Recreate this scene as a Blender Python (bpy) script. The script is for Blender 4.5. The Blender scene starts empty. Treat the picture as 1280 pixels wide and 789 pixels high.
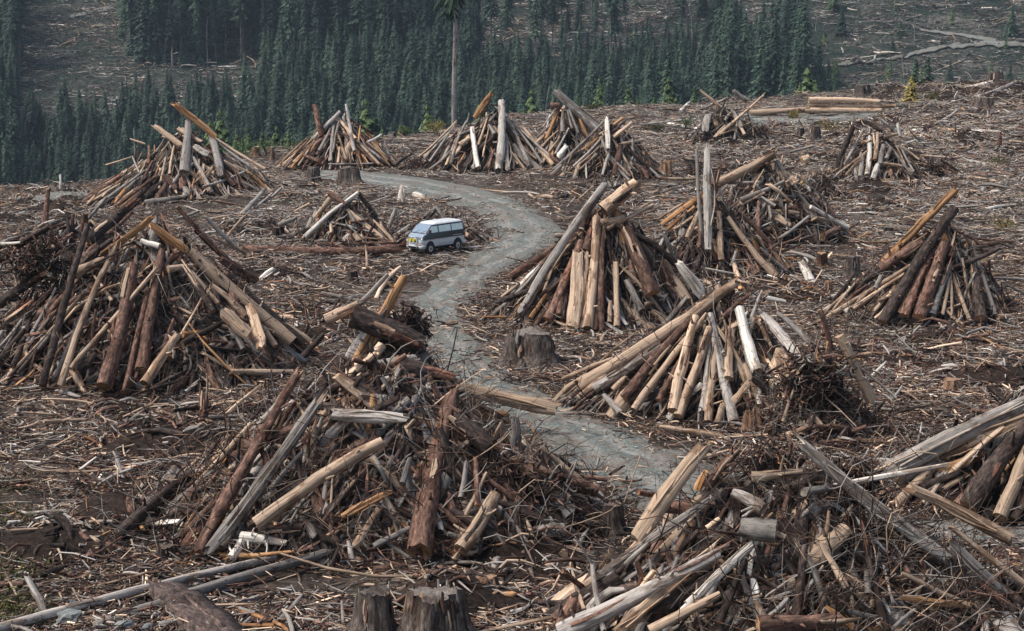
import bpy, math, random
import numpy as np
from mathutils import Vector
rng = np.random.default_rng(7)
random.seed(7)
R = math.radians
SC = bpy.context.scene
COL = SC.collection

# ------------------------------------------------------------------ camera, world, sun, exposure
F = 2200.0            # focal length in pixels of the 1280 px wide photograph
CH = 16.0             # camera height above the clearing
YH = -10.0            # row of the horizon
PITCH = math.atan((394.5 - YH) / F)
cam_d = bpy.data.cameras.new('camera'); cam = bpy.data.objects.new('camera', cam_d); COL.objects.link(cam)
cam.location = (0, 0, CH); cam.rotation_euler = (math.pi / 2 - PITCH, 0, 0)
cam_d.sensor_width = 36; cam_d.lens = F / 1280 * 36; cam_d.clip_start = 0.5; cam_d.clip_end = 6000
SC.camera = cam
SUN_EL, SUN_AZ = 58, -100     # high veiled sun, behind and left of the camera
w = bpy.data.worlds.new('World'); SC.world = w; w.use_nodes = True
nt = w.node_tree; sky = nt.nodes.new('ShaderNodeTexSky'); sky.sky_type = 'NISHITA'; sky.sun_disc = False
sky.sun_elevation = R(SUN_EL); sky.sun_rotation = R(SUN_AZ); sky.air_density = 1.0; sky.dust_density = 3.0; sky.ozone_density = 1.0
bg = nt.nodes['Background']; nt.links.new(sky.outputs[0], bg.inputs[0]); bg.inputs[1].default_value = 0.09
sl = bpy.data.lights.new('sun', 'SUN'); sl.energy = 2.3; sl.angle = R(24); sl.color = (1.0, 0.97, 0.93)
sun = bpy.data.objects.new('sun', sl); COL.objects.link(sun)
_sd = Vector((math.sin(R(SUN_AZ)) * math.cos(R(SUN_EL)), math.cos(R(SUN_AZ)) * math.cos(R(SUN_EL)), math.sin(R(SUN_EL))))
sun.rotation_euler = _sd.to_track_quat('Z', 'Y').to_euler()
SC.view_settings.view_transform = 'Standard'; SC.view_settings.look = 'None'; SC.view_settings.gamma = 1
SC.view_settings.exposure = 0.95
SC.cycles.max_bounces = 5; SC.cycles.diffuse_bounces = 2; SC.cycles.glossy_bounces = 2
SC.cycles.volume_bounces = 0

# ------------------------------------------------------------------ projection helpers
cp, sp = math.cos(PITCH), math.sin(PITCH)
def ray(px, py):
    dx = (np.asarray(px, float) - 640) / F; dy = -(np.asarray(py, float) - 394.5) / F
    return np.stack([dx, cp + dy * sp, -sp + dy * cp], -1)
def proj(X, Y, Z):
    z = Z - CH; fwd = Y * cp - z * sp; up = Y * sp + z * cp
    return 640 + F * X / fwd, 394.5 - F * up / fwd

# ------------------------------------------------------------------ noise and terrain
_perm = np.random.default_rng(3).random((256, 256))
def vnoise(x, y):
    x = np.asarray(x, float); y = np.asarray(y, float)
    xi = np.floor(x).astype(int); yi = np.floor(y).astype(int); fx = x - xi; fy = y - yi
    fx = fx * fx * (3 - 2 * fx); fy = fy * fy * (3 - 2 * fy)
    g = lambda a, b: _perm[a & 255, b & 255]
    return ((g(xi, yi) * (1 - fx) + g(xi + 1, yi) * fx) * (1 - fy) + (g(xi, yi + 1) * (1 - fx) + g(xi + 1, yi + 1) * fx) * fy) * 2 - 1
def sstep(a, b, x):
    t = np.clip((x - a) / (b - a), 0, 1); return t * t * (3 - 2 * t)
CU = [-.40, -.29, -.235, -.19, -.14, -.085, -.035, .03, .095, .15, .21, .29, .4]
CY = [138, 141, 146, 158, 168, 176, 190, 208, 216, 222, 226, 230, 232]
CROW = [242, 240, 238, 212, 192, 180, 164, 136, 132, 122, 114, 110, 108]
CZ = [CH - y * (r - YH) / F for y, r in zip(CY, CROW)]
def base_z(X, Y):
    u = X / np.maximum(Y, 1.0)
    yc = np.interp(u, CU, CY); zc = np.interp(u, CU, CZ)
    near = zc * sstep(85, 1.0, np.zeros(1)) if False else zc * sstep(80, yc, Y)
    d = np.maximum(Y - yc, 0)
    fall = near - 0.30 * d * sstep(0, 25, d)
    mount = -60 + 0.25 * (Y - 500) + 7 * vnoise(X / 90 + 5, Y / 70) + 2.2 * vnoise(X / 28, Y / 25 + 9)
    mount = np.where(Y > 1000, 65 + 0.35 * (Y - 1000) + 7 * vnoise(X / 90 + 5, Y / 70), mount)
    k = 4.0
    far = np.where(Y > 300, np.logaddexp(fall / k, mount / k) * k, fall)
    return np.where(d > 0, far, near)

ROAD_T = [(385, 211), (450, 214), (520, 221), (590, 233), (650, 250), (690, 270), (703, 290), (690, 308), (652, 328), (620, 348), (598, 372), (592, 400), (598, 425), (628, 455), (672, 483), (730, 510), (800, 540), (870, 572), (960, 602), (1080, 635), (1200, 654), (1320, 664)]
ROAD_B = [(385, 222), (440, 228), (492, 238), (540, 249), (580, 262), (601, 280), (602, 300), (590, 318), (556, 337), (533, 357), (514, 379), (505, 402), (513, 430), (542, 460), (584, 492), (632, 524), (672, 558), (720, 596), (800, 636), (960, 652), (1120, 672), (1320, 690)]
def march(px, py, surf, y0=28.0, y1=330.0, n=700, near=True):
    d = ray(px, py); d = d / d[1]
    Y = np.geomspace(y0, y1, n); X = d[0] * Y; Z = CH + d[2] * Y
    g = Z - surf(X, Y)
    i = np.argmax(g < 0)
    if g[i] >= 0:
        if not near: return None
        i = int(np.argmin(g)); return np.array([X[i], Y[i], Z[i]])
    if i == 0: return np.array([X[0], Y[0], Z[0]])
    t = g[i - 1] / (g[i - 1] - g[i]); y = Y[i - 1] + t * (Y[i] - Y[i - 1])
    return np.array([d[0] * y, y, CH + d[2] * y])
def densify(P, n=6):
    P = np.array(P, float); out = []
    for i in range(len(P) - 1):
        p0, p1, p2, p3 = P[max(i - 1, 0)], P[i], P[i + 1], P[min(i + 2, len(P) - 1)]
        for k in range(n):
            t = k / n
            out.append(.5 * ((2 * p1) + (-p0 + p2) * t + (2 * p0 - 5 * p1 + 4 * p2 - p3) * t * t + (-p0 + 3 * p1 - 3 * p2 + p3) * t ** 3))
    out.append(P[-1]); return np.array(out)
rt = np.array([march(x, y, base_z)[:2] for x, y in densify(ROAD_T, 5)])
rb = np.array([march(x, y, base_z)[:2] for x, y in densify(ROAD_B, 5)])
road_c = (rt + rb) / 2; road_w = np.linalg.norm(rt - rb, axis=1) / 2
def road_dist(X, Y):
    """distance from the track's edge in metres (negative inside)"""
    sh = np.broadcast(X, Y).shape; X = np.broadcast_to(X, sh).ravel(); Y = np.broadcast_to(Y, sh).ravel()
    out = np.full(X.shape, 50.0); m = (Y < 230) & (Y > 40)
    idx = np.nonzero(m)[0]
    for s in range(0, len(idx), 20000):
        q = idx[s:s + 20000]
        d = np.hypot(X[q][:, None] - road_c[None, :, 0], Y[q][:, None] - road_c[None, :, 1]) - road_w[None]
        out[q] = d.min(1)
    return out.reshape(sh)
def terrain(X, Y, fine=True):
    X = np.asarray(X, float); Y = np.asarray(Y, float)
    z = base_z(X, Y)
    m = (sstep(-.2, 4.0, road_dist(X, Y)))
    amp = np.where(Y < 240, 1.0, 0.0) * m
    z = z + amp * (0.30 * vnoise(X / 7.5, Y / 7.5) + 0.17 * vnoise(X / 2.3 + 40, Y / 2.3) + 0.08 * vnoise(X / .8, Y / .8 + 70))
    # cut bank where the track bends, right of the upper stretch
    return z

def flat_terrain(X, Y):
    return terrain(X, Y)

# ------------------------------------------------------------------ materials
def mat(name):
    m = bpy.data.materials.new(name); m.use_nodes = True; return m, m.node_tree.nodes, m.node_tree.links, m.node_tree.nodes['Principled BSDF']
def N(nodes, t, **kw):
    n = nodes.new(t)
    for k, v in kw.items():
        if k in ('op',): n.operation = v
        elif k == 'ins':
            for a, b in v.items(): n.inputs[a].default_value = b
        else: setattr(n, k, v)
    return n
def ramp(nodes, pts):
    r = nodes.new('ShaderNodeValToRGB'); e = r.color_ramp.elements
    while len(e) > 1: e.remove(e[-1])
    e[0].position = pts[0][0]; e[0].color = (*pts[0][1], 1)
    for p, c in pts[1:]:
        x = e.new(p); x.color = (*c, 1)
    return r
def g3(v): return (v, v, v)

# one wood shader: 'col' = colour with barkness in alpha, 'gr' = coordinates along and across the grain
wood, nn, ll, bs = mat('wood_and_bark')
ac = N(nn, 'ShaderNodeAttribute', attribute_name='col'); ag = N(nn, 'ShaderNodeAttribute', attribute_name='gr')
oi = N(nn, 'ShaderNodeObjectInfo')
mp = N(nn, 'ShaderNodeMapping', vector_type='POINT'); mp.inputs['Scale'].default_value = (14, 14, .55); ll.new(ag.outputs['Vector'], mp.inputs['Vector'])
n1 = N(nn, 'ShaderNodeTexNoise', ins={'Scale': 1.0, 'Detail': 5, 'Roughness': .65}); ll.new(mp.outputs[0], n1.inputs['Vector'])
mp2 = N(nn, 'ShaderNodeMapping'); mp2.inputs['Scale'].default_value = (7, 7, 2.6); ll.new(ag.outputs['Vector'], mp2.inputs['Vector'])
n2 = N(nn, 'ShaderNodeTexNoise', ins={'Scale': 1.3, 'Detail': 6, 'Roughness': .7}); ll.new(mp2.outputs[0], n2.inputs['Vector'])
mp3 = N(nn, 'ShaderNodeMapping'); mp3.inputs['Scale'].default_value = (1.3, 1.3, .55); ll.new(ag.outputs['Vector'], mp3.inputs['Vector'])
n3 = N(nn, 'ShaderNodeTexNoise', ins={'Scale': 1.0, 'Detail': 7, 'Roughness': .68}); ll.new(mp3.outputs[0], n3.inputs['Vector'])
r1 = ramp(nn, [(.30, g3(.22)), (.42, g3(.62)), (.55, g3(.95)), (.72, g3(1.3))]); ll.new(n1.outputs[0], r1.inputs[0])
r2 = ramp(nn, [(.36, g3(.18)), (.46, g3(.62)), (.57, g3(1.2)), (.68, g3(2.6))]); ll.new(n2.outputs[0], r2.inputs[0])
mx = N(nn, 'ShaderNodeMix', data_type='RGBA'); ll.new(ac.outputs['Alpha'], mx.inputs[0]); ll.new(r1.outputs[0], mx.inputs[6]); ll.new(r2.outputs[0], mx.inputs[7])
mu = N(nn, 'ShaderNodeMix', data_type='RGBA', blend_type='MULTIPLY'); mu.inputs[0].default_value = 1; ll.new(ac.outputs['Color'], mu.inputs[6]); ll.new(mx.outputs[2], mu.inputs[7])
# patches where bark has fallen off or dirt sticks
rp = ramp(nn, [(.53, g3(0)), (.575, g3(1))]); ll.new(n3.outputs[0], rp.inputs[0])
pm = N(nn, 'ShaderNodeMix', data_type='RGBA', blend_type='MULTIPLY'); pm.inputs[7].default_value = (.36, .28, .23, 1)
pf = N(nn, 'ShaderNodeMath', op='MULTIPLY'); pf.inputs[1].default_value = .8; ll.new(rp.outputs[0], pf.inputs[0]); ll.new(pf.outputs[0], pm.inputs[0]); ll.new(mu.outputs[2], pm.inputs[6])
hv = N(nn, 'ShaderNodeHueSaturation'); ll.new(pm.outputs[2], hv.inputs['Color'])
mr = N(nn, 'ShaderNodeMapRange'); mr.inputs[3].default_value = .75; mr.inputs[4].default_value = 1.3; ll.new(oi.outputs['Random'], mr.inputs[0]); ll.new(mr.outputs[0], hv.inputs['Value'])
ll.new(hv.outputs[0], bs.inputs['Base Color']); bs.inputs['Roughness'].default_value = .85; bs.inputs['Specular IOR Level'].default_value = .25
bu = N(nn, 'ShaderNodeBump', ins={'Strength': .9, 'Distance': .05})
mh = N(nn, 'ShaderNodeMix', data_type='FLOAT'); ll.new(ac.outputs['Alpha'], mh.inputs[0]); ll.new(n1.outputs[0], mh.inputs[2]); ll.new(n2.outputs[0], mh.inputs[3])
ll.new(mh.outputs[0], bu.inputs['Height']); ll.new(bu.outputs[0], bs.inputs['Normal'])

def ground_mat(name, stops, scale, bump=.3):
    m, n, l, b = mat(name)
    tc = N(n, 'ShaderNodeNewGeometry')
    a = N(n, 'ShaderNodeTexNoise', ins={'Scale': scale, 'Detail': 9, 'Roughness': .72}); l.new(tc.outputs['Position'], a.inputs['Vector'])
    c = N(n, 'ShaderNodeTexNoise', ins={'Scale': scale * .09, 'Detail': 4, 'Roughness': .6}); l.new(tc.outputs['Position'], c.inputs['Vector'])
    ad = N(n, 'ShaderNodeMath', op='ADD'); m1 = N(n, 'ShaderNodeMath', op='MULTIPLY'); m1.inputs[1].default_value = .6; m2 = N(n, 'ShaderNodeMath', op='MULTIPLY'); m2.inputs[1].default_value = .4
    l.new(a.outputs[0], m1.inputs[0]); l.new(c.outputs[0], m2.inputs[0]); l.new(m1.outputs[0], ad.inputs[0]); l.new(m2.outputs[0], ad.inputs[1])
    rr = ramp(n, stops); l.new(ad.outputs[0], rr.inputs[0]); l.new(rr.outputs[0], b.inputs['Base Color']); b.inputs['Roughness'].default_value = .95; b.inputs['Specular IOR Level'].default_value = .15
    bb = N(n, 'ShaderNodeBump', ins={'Strength': .8, 'Distance': bump}); l.new(a.outputs[0], bb.inputs['Height']); l.new(bb.outputs[0], b.inputs['Normal'])
    return m, n, l, b, rr
M_ground, gn, gl, gb, grr = ground_mat('slash_soil', [(.36, (.012, .009, .007)), (.46, (.036, .027, .021)), (.54, (.078, .060, .047)), (.64, (.18, .15, .125))], 2.2, .25)
M_mount, _, _, _, _ = ground_mat('hillside_slash', [(.36, (.008, .015, .011)), (.45, (.018, .027, .020)), (.53, (.044, .044, .034)), (.61, (.13, .12, .105))], .5, .8)
# ground: near clearing brown, valley dark green-brown, far hill slash; by distance (a place, not a view)
gpos = N(gn, 'ShaderNodeNewGeometry'); 
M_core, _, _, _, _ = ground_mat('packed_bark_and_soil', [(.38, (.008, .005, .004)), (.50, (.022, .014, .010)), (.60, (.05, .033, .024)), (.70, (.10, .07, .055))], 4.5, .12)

M_road, rn, rl, rbs = mat('crushed_rock')
ra = N(rn, 'ShaderNodeAttribute', attribute_name='rc'); sx = N(rn, 'ShaderNodeSeparateXYZ'); rl.new(ra.outputs['Vector'], sx.inputs[0])
rg = N(rn, 'ShaderNodeNewGeometry')
rn1 = N(rn, 'ShaderNodeTexNoise', ins={'Scale': 7.0, 'Detail': 10, 'Roughness': .82}); rl.new(rg.outputs['Position'], rn1.inputs['Vector'])
rn2 = N(rn, 'ShaderNodeTexNoise', ins={'Scale': .33, 'Detail': 5, 'Roughness': .65}); rl.new(rg.outputs['Position'], rn2.inputs['Vector'])
wig = N(rn, 'ShaderNodeMath', op='MULTIPLY_ADD'); wig.inputs[1].default_value = .7; wig.inputs[2].default_value = -.35; rl.new(rn2.outputs[0], wig.inputs[0])
acr = N(rn, 'ShaderNodeMath', op='ADD'); rl.new(sx.outputs[0], acr.inputs[0]); rl.new(wig.outputs[0], acr.inputs[1])
rc1 = ramp(rn, [(.36, (.040, .046, .043)), (.45, (.082, .096, .086)), (.54, (.132, .152, .136)), (.64, (.28, .30, .265))]); rl.new(rn1.outputs[0], rc1.inputs[0])
# wheel tracks: paler dust either side of the middle
ab = N(rn, 'ShaderNodeMath', op='ABSOLUTE'); rl.new(acr.outputs[0], ab.inputs[0])
rtk = ramp(rn, [(.12, g3(0)), (.26, g3(1)), (.40, g3(1)), (.52, g3(0))]); rl.new(ab.outputs[0], rtk.inputs[0])
dm = N(rn, 'ShaderNodeMix', data_type='RGBA'); dm.inputs[7].default_value = (.27, .265, .235, 1); f1 = N(rn, 'ShaderNodeMath', op='MULTIPLY'); f1.inputs[1].default_value = .62
rl.new(rtk.outputs[0], f1.inputs[0]); rl.new(f1.outputs[0], dm.inputs[0]); rl.new(rc1.outputs[0], dm.inputs[6])
# brown litter patches and edges
red = ramp(rn, [(.62, g3(0)), (1.0, g3(1))]); rl.new(ab.outputs[0], red.inputs[0])
rpt = ramp(rn, [(.46, g3(0)), (.58, g3(.9))]); rl.new(rn2.outputs[0], rpt.inputs[0])
mxx = N(rn, 'ShaderNodeMath', op='MAXIMUM'); rl.new(red.outputs[0], mxx.inputs[0]); rl.new(rpt.outputs[0], mxx.inputs[1])
rn3 = N(rn, 'ShaderNodeTexNoise', ins={'Scale': 5, 'Detail': 6, 'Roughness': .8}); rl.new(rg.outputs['Position'], rn3.inputs['Vector'])
r3 = ramp(rn, [(.42, g3(0)), (.56, g3(1))]); rl.new(rn3.outputs[0], r3.inputs[0])
fm = N(rn, 'ShaderNodeMath', op='MULTIPLY'); rl.new(mxx.outputs[0], fm.inputs[0]); rl.new(r3.outputs[0], fm.inputs[1])
dm2 = N(rn, 'ShaderNodeMix', data_type='RGBA'); dm2.inputs[7].default_value = (.12, .085, .062, 1); rl.new(fm.outputs[0], dm2.inputs[0]); rl.new(dm.outputs[2], dm2.inputs[6])
# dust and tyre streaks drawn out along the track, brown crumbs everywhere
rmp = N(rn, 'ShaderNodeMapping'); rmp.inputs['Scale'].default_value = (9, .35, 1); rl.new(ra.outputs['Vector'], rmp.inputs['Vector'])
rn4 = N(rn, 'ShaderNodeTexNoise', ins={'Scale': 1.0, 'Detail': 5, 'Roughness': .75}); rl.new(rmp.outputs[0], rn4.inputs['Vector'])
r4 = ramp(rn, [(.38, g3(.75)), (.5, g3(1)), (.64, g3(1.25))]); rl.new(rn4.outputs[0], r4.inputs[0])
dm3 = N(rn, 'ShaderNodeMix', data_type='RGBA', blend_type='MULTIPLY'); dm3.inputs[0].default_value = .85; rl.new(dm2.outputs[2], dm3.inputs[6]); rl.new(r4.outputs[0], dm3.inputs[7])
rn5 = N(rn, 'ShaderNodeTexNoise', ins={'Scale': 2.6, 'Detail': 9, 'Roughness': .85}); rl.new(rg.outputs['Position'], rn5.inputs['Vector'])
r5 = ramp(rn, [(.52, g3(0)), (.58, g3(.9))]); rl.new(rn5.outputs[0], r5.inputs[0])
dm4 = N(rn, 'ShaderNodeMix', data_type='RGBA'); dm4.inputs[7].default_value = (.13, .098, .072, 1); rl.new(r5.outputs[0], dm4.inputs[0]); rl.new(dm3.outputs[2], dm4.inputs[6])
rl.new(dm4.outputs[2], rbs.inputs['Base Color']); rbs.inputs['Roughness'].default_value = .92
rbm = N(rn, 'ShaderNodeBump', ins={'Strength': .7, 'Distance': .08}); rl.new(rn1.outputs[0], rbm.inputs['Height']); rl.new(rbm.outputs[0], rbs.inputs['Normal'])

def foliage(name, a, b):
    m, n, l, p = mat(name)
    o = N(n, 'ShaderNodeObjectInfo'); g = N(n, 'ShaderNodeNewGeometry')
    no = N(n, 'ShaderNodeTexNoise', ins={'Scale': .55, 'Detail': 5, 'Roughness': .75}); l.new(g.outputs['Position'], no.inputs['Vector'])
    ad = N(n, 'ShaderNodeMath', op='MULTIPLY_ADD'); ad.inputs[1].default_value = .55; l.new(o.outputs['Random'], ad.inputs[0])
    m2 = N(n, 'ShaderNodeMath', op='MULTIPLY'); m2.inputs[1].default_value = .5; l.new(no.outputs[0], m2.inputs[0]); l.new(m2.outputs[0], ad.inputs[2])
    r = ramp(n, [(.22, a), (.72, b)]); l.new(ad.outputs[0], r.inputs[0]); l.new(r.outputs[0], p.inputs['Base Color'])
    p.inputs['Roughness'].default_value = .7; p.inputs['Specular IOR Level'].default_value = .2
    return m
M_fir = foliage('fir_needles', (.004, .012, .010), (.046, .078, .048))
M_young = foliage('young_fir_needles', (.045, .08, .035), (.10, .14, .05))
M_larch = foliage('yellowed_needles', (.16, .13, .03), (.26, .20, .05))
M_moss = foliage('moss_and_grass', (.03, .032, .01), (.075, .075, .022))

def plain(name, c, rough=.5, metal=0, coat=0, spec=.5):
    m, n, l, b = mat(name)
    g = N(n, 'ShaderNodeTexCoord'); t = N(n, 'ShaderNodeTexNoise', ins={'Scale': 6, 'Detail': 4}); l.new(g.outputs['Object'], t.inputs['Vector'])
    r = ramp(n, [(.3, tuple(x * .85 for x in c)), (.7, tuple(min(x * 1.1, 1) for x in c))]); l.new(t.outputs[0], r.inputs[0]); l.new(r.outputs[0], b.inputs['Base Color'])
    b.inputs['Roughness'].default_value = rough; b.inputs['Metallic'].default_value = metal; b.inputs['Coat Weight'].default_value = coat; b.inputs['Specular IOR Level'].default_value = spec
    return m

# ------------------------------------------------------------------ mesh assembly
def unit(v): return v / np.maximum(np.linalg.norm(v, axis=-1, keepdims=True), 1e-9)
class MB:
    def __init__(s): s.v = []; s.f4 = []; s.f3 = []; s.c = []; s.g = []; s.n = 0
    def add(s, v, f4=None, f3=None, c=None, g=None):
        v = np.asarray(v, float).reshape(-1, 3); k = len(v)
        s.v.append(v)
        s.c.append(np.broadcast_to(np.asarray(c if c is not None else (1, 1, 1, 0), float), (k, 4)))
        s.g.append(np.asarray(g, float).reshape(-1, 3) if g is not None else v)
        if f4 is not None and len(f4): s.f4.append(np.asarray(f4).reshape(-1, 4) + s.n)
        if f3 is not None and len(f3): s.f3.append(np.asarray(f3).reshape(-1, 3) + s.n)
        s.n += k
    def mesh(s, name, m, origin=None, smooth=False):
        me = bpy.data.meshes.new(name)
        v = np.concatenate(s.v)
        if origin is not None: v = v - np.asarray(origin)
        f4 = np.concatenate(s.f4) if s.f4 else np.zeros((0, 4), int); f3 = np.concatenate(s.f3) if s.f3 else np.zeros((0, 3), int)
        me.vertices.add(len(v)); me.vertices.foreach_set('co', v.astype(np.float32).ravel())
        nl = f4.size + f3.size; me.loops.add(nl); me.loops.foreach_set('vertex_index', np.concatenate([f4.ravel(), f3.ravel()]).astype(np.int32))
        me.polygons.add(len(f4) + len(f3))
        me.polygons.foreach_set('loop_start', np.concatenate([np.arange(len(f4)) * 4, f4.size + np.arange(len(f3)) * 3]).astype(np.int32))
        a = me.attributes.new('col', 'FLOAT_COLOR', 'POINT'); a.data.foreach_set('color', np.concatenate(s.c).astype(np.float32).ravel())
        a = me.attributes.new('gr', 'FLOAT_VECTOR', 'POINT'); a.data.foreach_set('vector', np.concatenate(s.g).astype(np.float32).ravel())
        me.update(calc_edges=True)
        if smooth: me.polygons.foreach_set('use_smooth', np.ones(len(me.polygons), bool))
        me.materials.append(m); return me
    def obj(s, name, m, parent=None, origin=None, smooth=False):
        o = bpy.data.objects.new(name, s.mesh(name, m, origin, smooth)); COL.objects.link(o)
        if origin is not None and parent is None: o.location = origin
        if parent is not None: o.parent = parent
        return o
def tag(o, label=None, cat=None, group=None, kind=None):
    if label: o['label'] = label
    if cat: o['category'] = cat
    if group: o['group'] = group
    if kind: o['kind'] = kind
    return o
def empty(name, loc, rz=0):
    e = bpy.data.objects.new(name, None); COL.objects.link(e); e.location = loc; e.rotation_euler = (0, 0, rz); return e

def sticks(mb, P0, P1, r0, r1, col, K=3, S=5, bend=None, flat=None, nrm=None, jit=.12, capcol=None, jag=0., pinch=.75, rg=rng):
    """N tapered, bent sticks from P0 to P1; flat = thickness ratio of split pieces, nrm = direction their wide face looks"""
    P0 = np.atleast_2d(P0).astype(float); P1 = np.atleast_2d(P1).astype(float); n = len(P0)
    r0 = np.broadcast_to(r0, (n,)).astype(float); r1 = np.broadcast_to(r1, (n,)).astype(float)
    col = np.broadcast_to(col, (n, 4)).astype(float)
    d = P1 - P0; L = np.linalg.norm(d, axis=1); d = unit(d)
    if nrm is None: nrm = unit(rg.normal(size=(n, 3)))
    nrm = np.broadcast_to(nrm, (n, 3)); b = nrm - d * (nrm * d).sum(1, keepdims=True); b = unit(b + 1e-6); a = np.cross(d, b)
    t = np.linspace(0, 1, K + 1)
    if bend is None: bend = rg.normal(size=(n, 3)) * (L * .03)[:, None]
    C = P0[:, None] + (P1 - P0)[:, None] * t[None, :, None] + bend[:, None] * (4 * t * (1 - t))[None, :, None]
    if K > 4:
        C = C + (rg.normal(size=(n, K + 1, 3)) * (np.minimum(r0, .25) * .06)[:, None, None])
    rad = r0[:, None] + (r1 - r0)[:, None] * t[None]
    rad = rad * (1 + rg.normal(size=rad.shape) * jit * .5); rad[:, 0] *= pinch if capcol is None else .97; rad[:, -1] *= pinch if capcol is None else .95
    th = np.arange(S) * 2 * math.pi / S + (math.pi / S)
    ct, st = np.cos(th), np.sin(th)
    fl = np.broadcast_to(1.0 if flat is None else flat, (n,))
    if flat is not None:   # squarer section
        q = 1 / np.maximum(abs(ct), abs(st)) * .88; ct, st = ct * q, st * q
    rj = 1 + rg.normal(size=(n, 1, S)) * jit + rg.normal(size=(n, K + 1, S)) * jit * .45
    A = rad[:, :, None] * ct * rj; B = rad[:, :, None] * st * rj * fl[:, None, None]
    V = C[:, :, None] + a[:, None, None] * A[..., None] + b[:, None, None] * B[..., None]
    if np.any(jag):
        jg = np.broadcast_to(jag, (n,))
        V[:, -1] += d[:, None] * (rg.random((n, S)) ** 2 * jg[:, None])[..., None]
        V[:, 0] -= d[:, None] * (rg.random((n, S)) ** 2 * jg[:, None] * .5)[..., None]
    seed = rg.random((n, 1, 1, 1)) * 60
    al = (L[:, None] * t[None])[:, :, None] + np.zeros((n, K + 1, S))
    G = np.stack([A, B, al], -1) + seed
    cc = np.broadcast_to(col[:, None, None], (n, K + 1, S, 4))
    # shells
    base = np.arange(n)[:, None, None] * ((K + 1) * S); i = np.arange(K)[None, :, None]; j = np.arange(S)[None, None]
    q = np.stack([base + i * S + j, base + i * S + (j + 1) % S, base + (i + 1) * S + (j + 1) % S, base + (i + 1) * S + j], -1)
    mb.add(V.reshape(-1, 3), f4=q.reshape(-1, 4), c=cc.reshape(-1, 4), g=G.reshape(-1, 3))
    # ends: own ring plus centre, so that cut faces take their own colour
    for e, k in ((0, 0), (1, K)):
        ring = V[:, k]; ce = ring.mean(1, keepdims=True) + d[:, None] * (-.02 if e == 0 else .02) * rad[:, k][:, None, None]
        if np.any(jag): ce = ce - d[:, None] * (1 if e else -1) * (np.broadcast_to(jag, (n,)) * .35)[:, None, None]
        vv = np.concatenate([ring, ce], 1); kc = (np.broadcast_to(capcol, (n, 4)) if capcol is not None else col * [1.1, 1.05, 1, .3])
        g = np.concatenate([np.stack([A[:, k], B[:, k], al[:, k] * 0], -1) * .6, np.zeros((n, 1, 3))], 1) + seed[:, 0]
        bs_ = np.arange(n)[:, None] * (S + 1); jj = np.arange(S)[None]
        f = np.stack([bs_ + jj, bs_ + (jj + 1) % S, bs_ + S + 0 * jj], -1)
        if e == 0: f = f[..., ::-1]
        mb.add(vv.reshape(-1, 3), f3=f.reshape(-1, 3), c=np.repeat(kc[:, None], S + 1, 1).reshape(-1, 4), g=g.reshape(-1, 3))

WC = {'B': (.058, .040, .032, 1), 'R': (.155, .086, .060, .9), 'T': (.49, .35, .24, .12), 'O': (.46, .25, .115, .08), 'G': (.30, .265, .23, .2), 'W': (.64, .58, .50, .05)}
CAP = {'B': (.34, .20, .12, 0), 'R': (.42, .24, .13, 0), 'T': (.45, .29, .17, 0), 'O': (.46, .27, .14, 0), 'G': (.3, .25, .2, 0), 'W': (.5, .42, .33, 0)}
FILL = np.array([WC[k] for k in 'BRTGWO'])
def mixcol(n, wts=(.34, .2, .18, .22, .02, .04), rg=rng, var=.22):
    w_ = np.array(wts) / sum(wts); c = FILL[rg.choice(6, n, p=w_)].copy(); c[:, :3] *= np.exp(rg.normal(size=(n, 1)) * var); return c

# ------------------------------------------------------------------ piles: key, left, right, front-foot row, peak x, peak row, depth/width, name
PILES = {
 'bigleft': (-70, 385, 492, 190, 268, .75, 'the big heap at the left edge'),
 'farleft': (95, 345, 256, 232, 160, .8, 'the left heap against the forest'),
 'leftridge': (-60, 240, 335, 90, 262, .7, 'the brushy ridge behind the big left heap'),
 'cone': (338, 500, 214, 432, 142, .8, 'the cone heap left of the bare tree'),
 'birch': (500, 702, 215, 612, 138, .8, 'the heap with the white upright trunk'),
 'tilted': (655, 770, 207, 706, 126, .8, 'the heap behind the white slab heap'),
 'slabheap': (690, 832, 225, 762, 150, .8, 'the far heap with the white slab'),
 'lowheap': (362, 506, 310, 436, 240, .8, 'the low heap left of the van'),
 'vanbrush': (470, 622, 310, 545, 262, .7, 'the low brush behind the van'),
 'bend': (615, 885, 414, 765, 248, .8, 'the heap inside the track bend'),
 'twin': (800, 1000, 352, 885, 235, .7, 'the heap with the twin upright boards'),
 'tangle': (862, 1066, 312, 958, 184, .7, 'the tangled heap behind the twin boards'),
 'rootheap': (850, 965, 180, 902, 128, .7, 'the small far heap near the log stack'),
 'greyheap': (1035, 1200, 228, 1095, 160, .8, 'the grey heap below the log stack'),
 'wadheap': (985, 1055, 250, 1020, 205, .7, 'the root tangle left of the grey heap'),
 'rightheap': (1040, 1275, 408, 1180, 272, .8, 'the heap at the right edge'),
 'midheap': (695, 1050, 532, 905, 358, .75, 'the broad heap right of the track'),
 'midroots': (960, 1115, 552, 1015, 425, .8, 'the root mass right of the broad heap'),
 'front': (150, 770, 700, 455, 428, .62, 'the front left heap by the track'),
 'fronttop': (385, 620, 560, 475, 388, .8, 'the crest of the front left heap'),
 'frontright': (690, 1300, 830, 985, 560, .6, 'the front right heap'),
 'edge': (1110, 1500, 655, 1300, 470, .7, 'the heap cut by the right edge'),
}
class Pile: pass
PL = {}
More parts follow.
